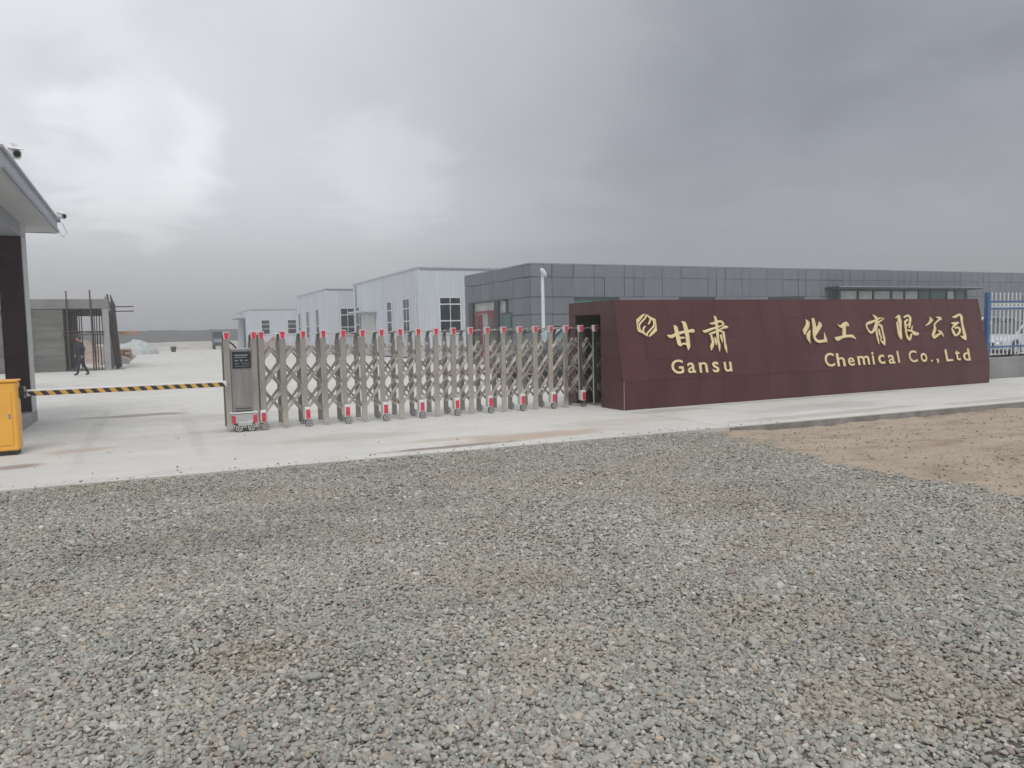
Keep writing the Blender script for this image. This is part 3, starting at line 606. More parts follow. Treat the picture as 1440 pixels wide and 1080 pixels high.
# thin chain of links along the tops
for i in range(len(postx)-1):
    b = MB(); xa, xb = postx[i]+.05, postx[i+1]-.05
    b.tube([(xa, GY0+.2, 1.56), ((xa+xb)/2, GY0+.2, 1.535), (xb, GY0+.2, 1.56)], .008, 6); b.build('top_link', MT['steel'], gate)
# drive unit at the free end
du = MB().box(1.135, 1.475, GY0-.015, GY1+.02, .10, 1.335, .012).build('drive_housing', MT['housing'], gate)
MB().box(1.165, 1.445, GY0-.035, GY0-.0155, 1.015, 1.285, .006).build('display_panel', MT['black_plastic'], du)
pr = MB()
for (x0_, x1_, z0_, z1_) in ((1.20, 1.40, 1.215, 1.235), (1.20, 1.385, 1.185, 1.197), (1.20, 1.25, 1.13, 1.15), (1.28, 1.32, 1.125, 1.155), (1.35, 1.40, 1.13, 1.15), (1.20, 1.27, 1.085, 1.095), (1.30, 1.42, 1.085, 1.093), (1.20, 1.41, 1.045, 1.052)):
    pr.box(x0_, x1_, GY0-.037, GY0-.0345, z0_, z1_)
pr.build('panel_print', MT['grey_print'], du)
MB().box(1.17, 1.44, GY0-.021, GY0-.014, .40, .96, .003).build('access_panel', MT['housing'], du)
for z in (.32, .36): MB().box(1.18, 1.43, GY0-.024, GY0-.0145, z, z+.012).build('vent_slot', MT['black_plastic'], du)
for x in (1.09, 1.505):
    link('front_post', fp, None, gate, (x, GY0, 0)); link('rear_post', rp_, None, gate, (x-.0, GY1, 0)); link('hood_rail', hb, None, gate, (x, GY0, 0)); lamp(x, GY0, gate)
MB().tube([(1.14, GY0+.02, 1.44), (1.20, GY0+.1, 1.395), (1.25, GY0+.15, 1.335)], .012, 6).build('cable', MT['black_plastic'], gate)
bp_ = MB().box(1.10, 1.50, GY0-.14, GY0-.03, .13, .295, .012).box(1.20, 1.42, GY0-.155, GY0-.13, .10, .16, .008).build('bumper', MT['chrome'], gate)
for xx in (1.135, 1.462): MB().box(xx-.03, xx+.03, GY0-.149, GY0-.139, .14, .262).build('red_lens', MT['red_lens'], bp_)
MB().box(1.09, 1.51, GY0-.15, GY0-.02, .296, .312, .004).build('bumper_lid', MT['white_plastic'], bp_)
for xx in (1.215, 1.40):
    t, r = wheel_mesh(xx, GY0-.11, .065, .065, .045); o = t.build('wheel', MT['rubber'], gate); r.build('rim', MT['chrome'], o)
gate_wheel(1.595, GY0-.06, gate)
settle(gate, (4.5, 13.15, 0))
# ================================================================== NAME WALL
SX0, SX1, SYF, SYT, SYB, PZ, TZ = 7.85, 18.47, 11.78, 12.10, 13.78, .53, 2.05
NY0, NY1, NZ = 12.56, 13.52, 1.80
sign = thing('name_wall', 'dark red tiled name wall with gold lettering beside the gate', 'sign wall')
core = MB(); i_ = .022
def sidepoly(x, ins=0):
    return [(x, SYF+ins, 0), (x, SYF+ins, PZ), (x, SYT+ins, TZ-ins*.5), (x, SYB-ins, TZ-ins*.5), (x, SYB-ins, 0)]
# core in four blocks so that the niche for the gate stays open
def hull(pf, x0, x1):
    n = len(pf); v = [(x0, y, z) for y, z in pf]+[(x1, y, z) for y, z in pf]
    core.add(v, [list(range(n)), [n+k for k in range(n)][::-1]]+[[k, n+k, n+(k+1) % n, (k+1) % n] for k in range(n)])
hull([(SYF+i_, 0), (SYF+i_, PZ), (SYF+i_+(SYT-SYF)*(NZ-PZ)/(TZ-PZ), NZ), (NY0, NZ), (NY0, 0)], SX0+i_, SX1-i_)
hull([(NY1, 0), (NY1, NZ), (SYB-i_, NZ), (SYB-i_, 0)], SX0+i_, SX1-i_)
hull([(SYF+i_+(SYT-SYF)*(NZ-PZ)/(TZ-PZ), NZ+.001), (SYT+i_, TZ-i_), (SYB-i_, TZ-i_), (SYB-i_, NZ+.001)], SX0+i_, SX1-i_)
core.box(SX1-.3, SX1-i_, NY0, NY1, 0, NZ)
core.build('core', MT['grout'], sign)
sd_ = Vector((0, SYT-SYF, TZ-PZ)); sl = sd_.length; sd_.normalize(); sn = Vector((0, -sd_.z, sd_.y))
cols = 18; tw = (SX1-SX0)/cols; rows = 4; th = sl/rows; jt = .0012
for c in range(cols):
    xa, xb = SX0+c*tw+jt, SX0+(c+1)*tw-jt
    for r in range(rows):
        a_ = Vector((0, SYF, PZ))+sd_*(r*th+jt); b_ = Vector((0, SYF, PZ))+sd_*((r+1)*th-jt)
        o_ = sn*random.uniform(-.0006, .0006)
        MB().add([(x, (p+o_-sn*k).y, (p+o_-sn*k).z) for k in (0, .02) for p in (a_, b_) for x in (xa, xb)],
                 [[0,1,3,2],[4,6,7,5],[0,4,5,1],[2,3,7,6],[0,2,6,4],[1,5,7,3]]).build('tile', MT['maroon'], sign)
    MB().box(xa, xb, SYF-.004, SYF+.018, .004, PZ-.003).build('plinth_tile', MT['maroon'], sign)
    MB().box(xa, xb, SYT+.002, SYB, TZ-.018, TZ+.003).build('coping_tile', MT['maroon'], sign)
# left end: tiles cut round the niche
def endface(x0, x1):
    def poly(pf): 
        n = len(pf); v = [(x0, y, z) for y, z in pf]+[(x1, y, z) for y, z in pf]
        MB().add(v, [list(range(n)), [n+k for k in range(n)][::-1]]+[[k, n+k, n+(k+1) % n, (k+1) % n] for k in range(n)]).build('end_tile', MT['maroon'], sign)
    def fy(z): return SYF if z < PZ else SYF+(SYT-SYF)*(z-PZ)/(TZ-PZ)
    zs = [.004, PZ, PZ+.42, PZ+.84, NZ]
    for a_, b_ in zip(zs, zs[1:]):
        poly([(fy(a_)+.002, a_+jt), (fy(b_)+.002, b_-jt), (NY0-.002, b_-jt), (NY0-.002, a_+jt)])
        poly([(NY1+.002, a_+jt), (NY1+.002, b_-jt), (SYB, b_-jt), (SYB, a_+jt)])
    poly([(fy(NZ)+.002, NZ+jt), (SYT+.002, TZ-.02), (12.9, TZ-.02), (12.9, NZ+jt)])
    poly([(12.9+.004, NZ+jt), (12.9+.004, TZ-.02), (SYB, TZ-.02), (SYB, NZ+jt)])
endface(SX0, SX0+.02)
box('corner_trim', MT['trim_grey'], SX0-.004, SX0+.006, SYF-.010, SYF-.003, 0, PZ, sign)
# gold lettering on the sloping face: s runs up the slope from the plinth
def on_face(x, s, h): 
    p = Vector((0, SYF, PZ))+sd_*s+sn*h; return (x, p.y, p.z)
def smooth_pts(pts, m=4):
    out = []
    for i in range(len(pts)-1):
        p0, p1, p2, p3 = pts[max(i-1, 0)], pts[i], pts[i+1], pts[min(i+2, len(pts)-1)]
        for k in range(m):
            t = k/m
            out.append([.5*((2*b)+(-a+c)*t+(2*a-5*b+4*c-d)*t*t+(-a+3*b-3*c+d)*t**3) for a, b, c, d in zip(p0, p1, p2, p3)])
    out.append(list(pts[-1])); return out
def brush(mb, side, pts, lift):
    q = smooth_pts(pts); n = len(q); v = []; f = []
    for i, (xl, s_l, xr, s_r) in enumerate(q):
        h = .030+lift+.00012*i
        v += [on_face(xl, s_l, h), on_face((xl+xr)/2, (s_l+s_r)/2, h+.006), on_face(xr, s_r, h)]
    for i in range(n-1):
        for k in (0, 1): f.append([3*i+k, 3*i+k+1, 3*i+k+4, 3*i+k+3])
    mb.add(v, f)
    v = []; f = []
    for i, (xl, s_l, xr, s_r) in enumerate(q):
        h = .030+lift+.00012*i
        v += [on_face(xl, s_l, h), on_face(xl, s_l, .002), on_face(xr, s_r, h), on_face(xr, s_r, .002)]
    for i in range(n-1):
        f += [[4*i, 4*i+1, 4*i+5, 4*i+4], [4*i+2, 4*i+3, 4*i+7, 4*i+6]]
    f += [[0, 1, 3, 2], [4*n-4, 4*n-3, 4*n-1, 4*n-2]]
    side.add(v, f)
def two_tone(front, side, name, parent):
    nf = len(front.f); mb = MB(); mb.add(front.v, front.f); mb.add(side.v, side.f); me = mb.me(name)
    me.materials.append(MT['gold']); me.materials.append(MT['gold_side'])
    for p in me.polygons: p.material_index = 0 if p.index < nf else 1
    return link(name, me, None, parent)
for key, strokes in STROKES.items():
    fr, si = MB(), MB()
    for k, st in enumerate(strokes): brush(fr, si, st, .0011*k)
    if key == 'logo':
        for P in LOGO_FLANKS:
            n = len(P); fr.add([on_face(x, s_, .031) for x, s_ in P], [list(range(n))])
            v = [on_face(x, s_, .031) for x, s_ in P]+[on_face(x, s_, .002) for x, s_ in P]
            si.add(v, [[k, (k+1) % n, n+(k+1) % n, n+k] for k in range(n)])
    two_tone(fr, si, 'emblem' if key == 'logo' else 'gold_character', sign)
def glyph(ch, x0, s0, x1, s1):
    if ch in 'il.': xm_ = (x0+x1)/2; w_ = {'i': .062, 'l': .058, '.': .06}[ch]; x0, x1 = xm_-w_/2, xm_+w_/2
    cu = bpy.data.curves.new('glyph', 'FONT'); cu.body = ch; cu.size = 1; cu.extrude = .05; cu.offset = .014; cu.resolution_u = 4
    o = bpy.data.objects.new('glyph', cu); COL.objects.link(o); dg = bpy.context.evaluated_depsgraph_get(); dg.update()
    me = bpy.data.meshes.new_from_object(o.evaluated_get(dg)); bpy.data.objects.remove(o); bpy.data.curves.remove(cu)
    xs_ = [v.co.x for v in me.vertices]; ys_ = [v.co.y for v in me.vertices]
    ax, bx_, ay, by = min(xs_), max(xs_), min(ys_), max(ys_)
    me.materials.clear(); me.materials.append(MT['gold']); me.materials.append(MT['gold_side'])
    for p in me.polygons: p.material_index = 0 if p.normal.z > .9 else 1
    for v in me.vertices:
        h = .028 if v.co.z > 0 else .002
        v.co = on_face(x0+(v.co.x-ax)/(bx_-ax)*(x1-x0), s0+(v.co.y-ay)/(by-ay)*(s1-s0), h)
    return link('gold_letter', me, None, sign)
for L_ in LETTERS: glyph(*L_)
settle(sign, (13.1, 12.8, 0))

# ================================================================== FENCE by the name wall
fen = thing('steel_fence', 'white picket fence with blue rails on a low concrete wall past the name wall', 'fence')
FY = 12.6
box('base_wall', MT['concrete_raw'], 18.49, 31, FY-.1, FY+.12, 0, .54, fen, .01)
pk = MB().box(-.011, .011, -.011, .011, .60, 2.2).add([(-.014,-.014,2.2),(.014,-.014,2.2),(.014,.014,2.2),(-.014,.014,2.2),(0,0,2.26)], [[0,1,4],[1,2,4],[2,3,4],[3,0,4]]).me('picket'); pk.materials.append(MT['fence_white'])
ring = MB(); n = 14; v = []; f = []
for k in range(n):
    a_ = 2*math.pi*k/n
    for rr in (.048, .066):
        for yy in (-.008, .008): v.append((math.cos(a_)*rr, yy, 1.905+math.sin(a_)*rr))
for k in range(n):
    q = [4*k+i for i in range(4)]; w = [4*((k+1) % n)+i for i in range(4)]
    f += [[q[0], q[2], w[2], w[0]], [q[1], w[1], w[3], q[3]], [q[2], q[3], w[3], w[2]], [q[0], w[0], w[1], q[1]]]
ring = ring.add(v, f).me('ring'); ring.materials.append(MT['fence_white'])
x = 19.80
while x < 30.9:
    link('picket', pk, None, fen, (x, FY, 0)); 
    if x+.15 < 30.9: link('ring', ring, None, fen, (x+.085, FY, 0))
    x += .17
for z in (2.0, 1.82, .82): box('rail', MT['blue_paint'], 19.68, 31, FY-.02, FY+.02, z-.022, z+.022, fen)
for x in (19.62, 25.2, 30.8): box('fence_post', MT['blue_paint'], x-.055, x+.055, FY-.05, FY+.05, .54, 2.24, fen, .006)
settle(fen, (25, FY, 0))

# ================================================================== CARS
def car(name, label, cat, L, W, H, paint, style, x, y, rz, group=None, glassm='car_glass'):
    """car along its own +x (nose at +x)"""
    root = thing(name, label, cat)
    hw = W/2
    if style == 'sedan':
        st = [(-.50, .42, .62, .78), (-.485, .34, .80, .92), (-.42, .26, .97, .97), (-.30, .22, 1.0, 1.0), (0, .20, 1.0, .97), (.20, .20, 1.0, .95), (.36, .24, .98, .84), (.46, .30, .90, .74), (.495, .36, .72, .62)]
        gh = [(-.42, .93, .0), (-.26, 1.0, .93), (-.10, 1.0, 1.0), (.06, 1.0, .98), (.24, .92, .0)]
    else:
        st = [(-.50, .45, .84, .95), (-.49, .36, .92, 1.0), (-.42, .28, 1.0, 1.04), (-.30, .24, 1.0, 1.05), (0, .22, 1.0, 1.02), (.22, .22, 1.0, 1.0), (.36, .26, .98, .95), (.46, .32, .92, .86), (.495, .40, .78, .72)]
        gh = [(-.485, 1.0, .0), (-.42, 1.0, .94), (-.15, 1.0, 1.0), (.08, 1.0, .97), (.24, .95, .0)]
    belt = .93 if style == 'sedan' else 1.02
    b = MB(); v = []; f = []
    for (u, zb, wr, zt) in st:
        w = hw*wr; xx = u*L
        ring_ = [(-w*.9, zb), (-w, zb+.12), (-w*1.0, zb+(zt-zb)*.6), (-w*.93, zt-.03), (-w*.80, zt), (0, zt+.025), (w*.80, zt), (w*.93, zt-.03), (w*1.0, zb+(zt-zb)*.6), (w, zb+.12), (w*.9, zb)]
        v += [(xx, yy, zz) for yy, zz in ring_]
    n = 11
    for i in range(len(st)-1):
        for k in range(n): f.append([i*n+k, i*n+(k+1) % n, (i+1)*n+(k+1) % n, (i+1)*n+k])
    b.add(v, f, True); b.add(v[:n], [list(range(n))]); b.add(v[-n:], [list(range(n))[::-1]])
    body = b.build('body', paint, root)
    # greenhouse of glass, then roof and pillars of paint
    def zg(fr): return belt+(H-belt)*fr
    gl = MB(); v = []; f = []
    for (u, wr, fr) in gh:
        wb, wt = hw*.90*wr, hw*(.90-.16*fr)*wr; v += [(u*L, -wb, belt-.04), (u*L, -wt, zg(fr)), (u*L, wt, zg(fr)), (u*L, wb, belt-.04)]
    for i in range(len(gh)-1):
        for k in range(3): f.append([4*i+k, 4*i+k+1, 4*i+k+5, 4*i+k+4])
    gl.add(v, f); gl.build('windows', MT[glassm], root)
    ro = MB(); v = []; f = []
    for (u, wr, fr) in gh[1:4]:
        wt = hw*(.90-.16*fr)*wr; v += [(u*L, -wt-.01, zg(fr)-.05), (u*L, -wt*.93, zg(fr)+.015), (u*L, 0, zg(fr)+.03), (u*L, wt*.93, zg(fr)+.015), (u*L, wt+.01, zg(fr)-.05)]
    for i in range(2):
        for k in range(4): f.append([5*i+k, 5*i+k+1, 5*i+k+6, 5*i+k+5])
    ro.add(v, f, True)
    for s_ in (-1, 1):
        for i, j in ((0, 1), (3, 4)):
            a_, c_ = gh[i], gh[j]
            pa = (a_[0]*L, s_*hw*(.90-.16*a_[2])*a_[1], zg(a_[2])-.02); pb = (c_[0]*L, s_*hw*(.90-.16*c_[2])*c_[1], zg(c_[2])-.02)
            ro.bar(pa, pb, .05, .05)
        for u in (-.22, -.02): 
            ro.bar((u*L, s_*hw*.905, belt-.02), (u*L, s_*hw*.745, zg(.98)-.03), .055, .02, (1, 0, 0))
    ro.build('roof', paint, root)
    for u in (-.31, .30):
        for s_ in (-1, 1):
            arch = MB(); arch.tube([(u*L, s_*(hw-.22), .34), (u*L, s_*(hw+.004), .34)], .375, 24); arch.build('arch_shade_disc', MT['car_trim'], root)  # dark disc; the shade of an uncut wheel arch put into its colour
            t = MB(); t.tube([(u*L, s_*(hw-.20), .325), (u*L, s_*(hw+.012), .325)], .325, 24); t_ = t.build('tyre', MT['rubber'], root)
            r = MB(); r.tube([(u*L, s_*(hw-.1), .325), (u*L, s_*(hw+.018), .325)], .07, 10)
            for k in range(6):
                a_ = math.pi*k/3; r.bar((u*L, s_*(hw+.016), .325), (u*L+.2*math.cos(a_), s_*(hw+.016), .325+.2*math.sin(a_)), .05, .012)
            r.tube([(u*L+.21*math.cos(a_), s_*(hw+.014), .325+.21*math.sin(a_)) for a_ in [2*math.pi*k/20 for k in range(21)]], .016, 5, False)
            r.build('rim', MT['chrome'], t_)
    for s_ in (-1, 1):
        box('headlight', MT['white_plastic'], .455*L, .488*L, s_*hw*.80-.16, s_*hw*.80+.10, .62, .74, root, .02)
        box('tail_light', MT['red_lens'], -.503*L, -.485*L, s_*hw*.78-.12, s_*hw*.78+.09, .72, .86, root, .01)
        box('mirror', paint, .17*L, .20*L, s_*(hw+.02), s_*(hw+.17), belt, belt+.13, root, .02)
        for u in (-.12, .06): box('door_handle', MT['chrome'], u*L, u*L+.14, s_*(hw-.012), s_*(hw+.012), belt-.2, belt-.17, root)
    box('grille', MT['car_trim'], .478*L, .4985*L, -hw*.55, hw*.55, .42, .60, root, .01)
    box('underbody', MT['car_trim'], -.44*L, .46*L, -hw*.85, hw*.85, .17, .32, root)
    root.location = (x, y, 0); root.rotation_euler = (0, 0, rz)
    return root
car('parked_car', 'silver sedan parked behind the white picket fence', 'car', 4.6, 1.78, 1.45, MT['car_silver'], 'sedan', 33.3, 20.3, R(184))
car('parked_car', 'tall white car parked beyond the silver sedan behind the picket fence', 'car', 4.7, 1.88, 1.66, MT['car_white'], 'suv', 35.4, 23.4, R(180))
car('parked_car', 'dark grey car parked behind the folding gate near the name wall', 'car', 4.6, 1.85, 1.62, MT['car_dark'], 'suv', 11.1, 19.6, R(172), glassm='car_teal_glass')

# ================================================================== GREY OFFICE BUILDING
off = thing('office_building', 'low flat roofed office building clad in grey panels behind the name wall', 'building')
OX, OY, OB, OR, OT = 13.90, 27.5, 34.5, 60.0, 4.2
m_ = MB().box(OX+.05, OR, OY+.05, OB-.05, 0, OT-.03)
m_.build('wall', MT['joint'], off)
box('roof', MT['trim_grey'], OX-.01, OR, OY-.01, OB, OT, OT+.045, off)
pw = .5
zrows = [(3.68, OT), (2.87, 3.68), (2.17, 2.87), (1.45, 2.17), (.74, 1.45), (.02, .74)]
pc = {}
def panel(w, z0, z1, gx, gzz, side):
    key = (round(w, 3), z0, gx, gzz, side)
    if key not in pc:
        mb = MB().box(gx, w-gx, -.02, .03, z0+gzz, z1-gzz) if not side else MB().box(-.02, .03, gx, w-gx, z0+gzz, z1-gzz)
        me = mb.me('cladding_panel'); me.materials.append(MT['clad']); pc[key] = me
    return pc[key]
rnd = random.Random(5)
wins = [(15.68, 18.12), (21.3, 23.3), (26.5, 28.77)]
x = OX; k = 0
while x < 46:
    w = pw if rnd.random() < .55 else 2*pw
    for r, (z0, z1) in enumerate(zrows):
        if r >= 2 and x > 15.6: continue
        gx = .003 if rnd.random() < .5 else .017
        link('cladding_panel', panel(w, z0, z1, gx, .004 if rnd.random() < .5 else .014, False), None, off, (x, OY+rnd.uniform(-.004, .004), 0))
    x += w
box('cladding_panel', MT['clad'], x+.01, OR, OY-.02, OY+.05, 2.875, 4.195, off)
# lower front wall beyond the corner, between the windows
segs = [(15.95, 15.99)]
edges = [15.6]+[e for w_ in wins for e in w_]+[29.2]
for a_, b_ in ((18.14, 21.28), (23.32, 26.48), (28.79, 46.0)): box('wall_panel', MT['clad'], a_, b_, OY-.018, OY+.04, .02, 2.862, off)
for a_, b_ in wins:
    w_ = MB().box(a_+.01, b_-.01, OY-.012, OY+.03, 2.78, 2.862).box(a_+.01, a_+.08, OY-.012, OY+.03, .9, 2.78).box(b_-.08, b_-.01, OY-.012, OY+.03, .9, 2.78).box((a_+b_)/2-.04, (a_+b_)/2+.04, OY-.012, OY+.03, .9, 2.78).build('window', MT['dark_frame'], off)
    box('pane', MT['green_glass'], a_+.08, b_-.08, OY+.02, OY+.045, .9, 2.78, w_)
    box('wall_panel', MT['clad'], a_+.01, b_-.01, OY-.018, OY+.04, .02, .89, off)
# side facade with the recessed porch
y = OY+.03
PA, PB = 29.95, 33.8            # porch opening
while y < OB-.05:
    w = min(pw if rnd.random() < .6 else 2*pw, OB-y)
    for r, (z0, z1) in enumerate(zrows):
        if r >= 2 and (y+w > PA and y < PB): continue
        gx = .003 if rnd.random() < .6 else .014
        link('cladding_panel', panel(w, z0, z1, gx, .004 if rnd.random() < .4 else .018, True), None, off, (OX+rnd.uniform(-.004, .004), y, 0))
    y += w
box('porch_wall', MT['pale_glass'], OX+.02, OX+.07, PA, PB, 0, 2.86, off)
for ya in (30.5, 33.4): box('porch_pillar', MT['dark_frame'], OX-.10, OX+.10, ya, ya+.42, 0, 2.84, off, .01)
box('porch_lintel', MT['dark_frame'], OX-.06, OX+.06, PA, PB, 2.842, 2.90, off)
d_ = box('entrance_door', MT['red_paint'], OX-.03, OX+.018, 31.1, 31.75, 0, 2.36, off)
box('door_glass', MT['green_glass'], OX-.04, OX-.031, 31.25, 31.6, .9, 2.1, d_)
d_ = box('entrance_door', MT['red_paint'], OX-.03, OX+.018, 32.5, 33.3, 0, 2.30, off)
box('door_glass', MT['glass'], OX-.04, OX-.031, 32.65, 32.85, .5, 2.2, d_)
box('door_head', MT['red_paint'], OX-.05, OX+.015, 31.0, 33.35, 2.37, 2.46, off)
w_ = box('side_window', MT['dark_frame'], OX-.035, OX+.02, 29.2, 30.3, .9, 2.32, off); box('pane', MT['green_glass'], OX-.045, OX-.036, 29.28, 30.22, .98, 2.24, w_)
# canopy and glazed vestibule further along the front
VX0, VX1, VY = 30.7, 40.3, 27.1
box('canopy', MT['dark_frame'], 30.15, 41.0, 26.62, OY-.03, 3.22, 3.34, off, .01)
box('canopy_edge', MT['trim_grey'], 30.14, 41.01, 26.60, 26.617, 3.30, 3.35, off)
posts = [30.7, 32.0, 33.1, 34.4, 35.4, 36.5, 37.4, 38.7, 39.4, 40.3]
for i, x in enumerate(posts):
    w_ = .16 if i in (0, 3, 8, 9) else .08
    box('mullion', MT['dark_frame'], x-w_/2, x+w_/2, VY-.05, VY+.05, 0, 3.218, off)
for i in range(len(posts)-1):
    m0 = MT['pale_glass'] if i in (0, 1, 2, 3, 4, 7) else MT['green_glass']
    box('vestibule_glass', m0, posts[i]+.085, posts[i+1]-.085, VY-.01, VY+.01, 0, 3.12, off)
    box('transom', MT['dark_frame'], posts[i]+.085, posts[i+1]-.085, VY-.03, VY+.03, 3.122, 3.216, off)
for x in (VX0, VX1): box('vestibule_side', MT['green_glass'], x-.02, x+.02, VY+.06, OY-.03, 0, 3.21, off)
settle(off, (24, 31, 0))

# white camera pole before the office
pol = thing('camera_pole', 'white steel mast with a small security camera before the grey office corner', 'pole')
MB().tube([(13.68, 26.0, 0), (13.68, 26.0, 3.62)], [.075, .06], 14).build('mast', MT['white_paint'], pol)
MB().tube([(13.68, 26.0, 3.6), (13.66, 25.96, 3.72)], .05, 10).build('bracket', MT['white_paint'], pol)
MB().tube([(13.74, 25.9, 3.66), (13.60, 25.86, 3.80), (13.56, 25.85, 3.86)], [.075, .085, .05], 10).build('camera_head', MT['white_paint'], pol)
MB().tube([(13.78, 26.0, 3.60), (13.84, 25.98, 3.62)], .06, 8).build('junction_box', MT['white_paint'], pol)
box('base_plate', MT['white_paint'], 13.53, 13.83, 25.85, 26.15, .004, .03, pol)
settle(pol, (13.68, 26, 0))

# ================================================================== METAL SHEDS
def sheet_mesh(w, h, key={}):
    k = (round(w, 2), round(h, 2))
    if k in key: return key[k]
    mb = MB(); p = [0, .02, .05, .22, .25, .28, .47, .50, .53, .72, .75, .78, .95, .98, 1]
    d = [0, 0, 0, 0, -.028, 0, 0, -.028, 0, 0, -.028, 0, 0, -.034, 0]
    v = []; f = []
    for a_, b_ in zip(p, d): v += [(a_*w, b_, 0), (a_*w, b_, h)]
    for i in range(len(p)-1): f.append([2*i, 2*i+2, 2*i+3, 2*i+1])
    mb.add(v, f); me = mb.me('wall_sheet'); me.materials.append(MT['metal_wall']); key[k] = me; return me
def window_at(parent, x0, x1, z0, z1, y, rows, cols, axis='x', bars=(), rec=.03):
    """white framed window; axis x: on a wall facing -y at y; axis y: on a wall facing -x at x=y"""
    t = .07
    def bx(mb, a, b, c, d, p, q):
        return mb.box(a, b, p, q, c, d) if axis == 'x' else mb.box(p, q, a, b, c, d)
    fr = MB(); o0, o1 = y-.06, y-.005
    bx(fr, x0, x1, z1-t, z1, o0, o1); bx(fr, x0, x1, z0, z0+t, o0, o1)
    bx(fr, x0, x0+t, z0+t, z1-t, o0, o1); bx(fr, x1-t, x1, z0+t, z1-t, o0, o1)
    for i in range(1, cols): xx = x0+(x1-x0)*i/cols; bx(fr, xx-.022, xx+.022, z0+t, z1-t, o0+.008, o1)
    for zz in bars: bx(fr, x0+t, x1-t, zz-.035, zz+.035, o0+.004, o1)
    w = fr.build('window', MT['frame'], parent)
    zs = [z0+t]+list(bars)+[z1-t]; e = MB()
    for a, b in zip(zs, zs[1:]):
        for i in range(cols):
            xa = x0+(x1-x0)*i/cols+(t if i == 0 else .022); xb = x0+(x1-x0)*(i+1)/cols-(t if i == cols-1 else .022)
            q = MB(); bx(q, xa, xb, a+(.035 if a in bars else 0), b-(.035 if b in bars else 0), y-.035, y-.012); q.build('pane', MT['glass'], w)
    return w
def shed(label, X0, Y0, X1, Y1, H, fw, sw, base, slope=0):
    t = thing('metal_shed', label, 'shed', group='pale metal clad workshops')
    box('core', MT['trim_grey'], X0+.03, X1, Y0+.03, Y1, 0, H-.05, t)
    x = X0
    while x < X1-.01: link('wall_sheet', sheet_mesh(min(1, X1-x), H), None, t, (x, Y0, 0)); x += 1
    y = Y1
    while y > Y0+.01:
        w = min(1, y-Y0); o = link('wall_sheet', sheet_mesh(w, H), None, t, (X0, y, 0)); o.rotation_euler = (0, 0, R(-90)); y -= 1
    box('roof_edge', MT['trim'], X0-.05, X1, Y0-.055, Y1, H, H+.07, t)
    box('gutter_line', MT['trim_grey'], X0-.06, X1, Y0-.06, Y0-.036, H-.09, H-.004, t)
    box('corner_trim', MT['trim'], X0-.045, X0+.06, Y0-.045, Y0+.06, 0, H-.095, t)
    for a in fw: window_at(t, a[0], a[1], a[2], a[3], Y0-.03, 0, a[4], 'x', a[5])
    for a in sw: window_at(t, a[0], a[1], a[2], a[3], X0-.03, 0, a[4], 'y', a[5])
    return t
s1 = shed('tallest pale metal workshop, directly left of the grey office, with white framed windows', 14.9, 44.4, 36, 61, 5.5,
          [(16.12, 17.58, 1.45, 3.72, 2, (2.25, 3.27)), (22, 23.5, 1.45, 3.72, 2, (2.25, 3.27))],
          [(46.2, 47.6, 1.45, 3.75, 2, (2.3, 3.1)), (50.1, 51.3, 1.45, 3.72, 1, (2.3, 3.1)), (58.9, 60.0, 1.3, 3.7, 1, (2.3,))], 0)
# door with a small canopy on the long side
d_ = box('door', MT['frame'], 14.84, 14.872, 54.6, 58.4, 0, 3.0, s1)
box('door_canopy', MT['trim'], 13.9, 14.86, 54.0, 58.8, 3.15, 3.27, s1)
for yy in (54.2, 58.6): MB().bar((13.98, yy, 3.15), (14.84, yy, 2.7), .05, .05).build('canopy_bracket', MT['trim_grey'], s1)
box('downpipe', MT['trim_grey'], 14.80, 14.868, 59.9, 59.99, 0, 5.4, s1); box('downpipe', MT['trim'], 14.80, 14.868, 44.9, 45.0, 0, 5.4, s1)
settle(s1, (25, 52, 0))
s2 = shed('middle pale metal workshop with a dark gridded window facing the gate', 13.8, 66, 33, 80.5, 5.5,
          [(14.9, 16.2, 1.5, 3.86, 2, (2.2, 3.25)), (21, 22.4, 1.5, 3.86, 2, (2.2, 3.25))],
          [(69.2, 70.6, 1.3, 3.9, 1, (2.4,)), (73.9, 75.3, 1.3, 3.88, 1, (2.4,)), (78.4, 79.6, 1.3, 3.8, 1, (2.4,))], 0)
settle(s2, (23, 73, 0))
s3 = shed('lowest and farthest pale metal workshop at the end of the yard', 11.6, 101, 31, 118, 5.0,
          [(12.75, 13.85, 1.8, 3.66, 1, (2.5, 3.1)), (16.0, 17.15, 1.8, 3.66, 1, (2.5, 3.1)), (20.5, 21.6, 1.8, 3.66, 1, (2.5, 3.1))],
          [], 0)
box('side_door', MT['dark_frame'], 11.52, 11.575, 107.5, 109.8, 0, 3.9, s3); box('door_canopy', MT['trim_grey'], 10.7, 11.56, 107, 116, 4.0, 4.12, s3)
settle(s3, (21, 109, 0))

# ================================================================== FAR BOUNDARY WALL
fwl = thing('boundary_wall', 'long low grey boundary wall across the far end of the site', 'wall')
x = -150; ri = random.Random(3)
ms = {}
while x < 190:
    k = ri.randint(0, 2)
    if k not in ms:
        ms[k] = MB().box(.01, 4.99, -.12, .12, .3, 2.98+.05*k).me('wall_bay'); ms[k].materials.append(MT['far_wall'])
    link('wall_bay', ms[k], None, fwl, (x, 150, 0)); 
    x += 5
pm = MB().box(-.2, .2, -.2, .2, .3, 3.16).me('pier'); pm.materials.append(MT['far_wall'])
for i in range(-15, 20): link('pier', pm, None, fwl, (i*10+.0, 150, 0))
settle(fwl, (0, 150, .5))

# ================================================================== UNFINISHED CONCRETE BUILDING
cb = thing('unfinished_building', 'unfinished raw concrete building shell with an open bay left of the yard', 'building')
BY = 43.8
def cbx(px): return -3.86+(px-88)*.0311
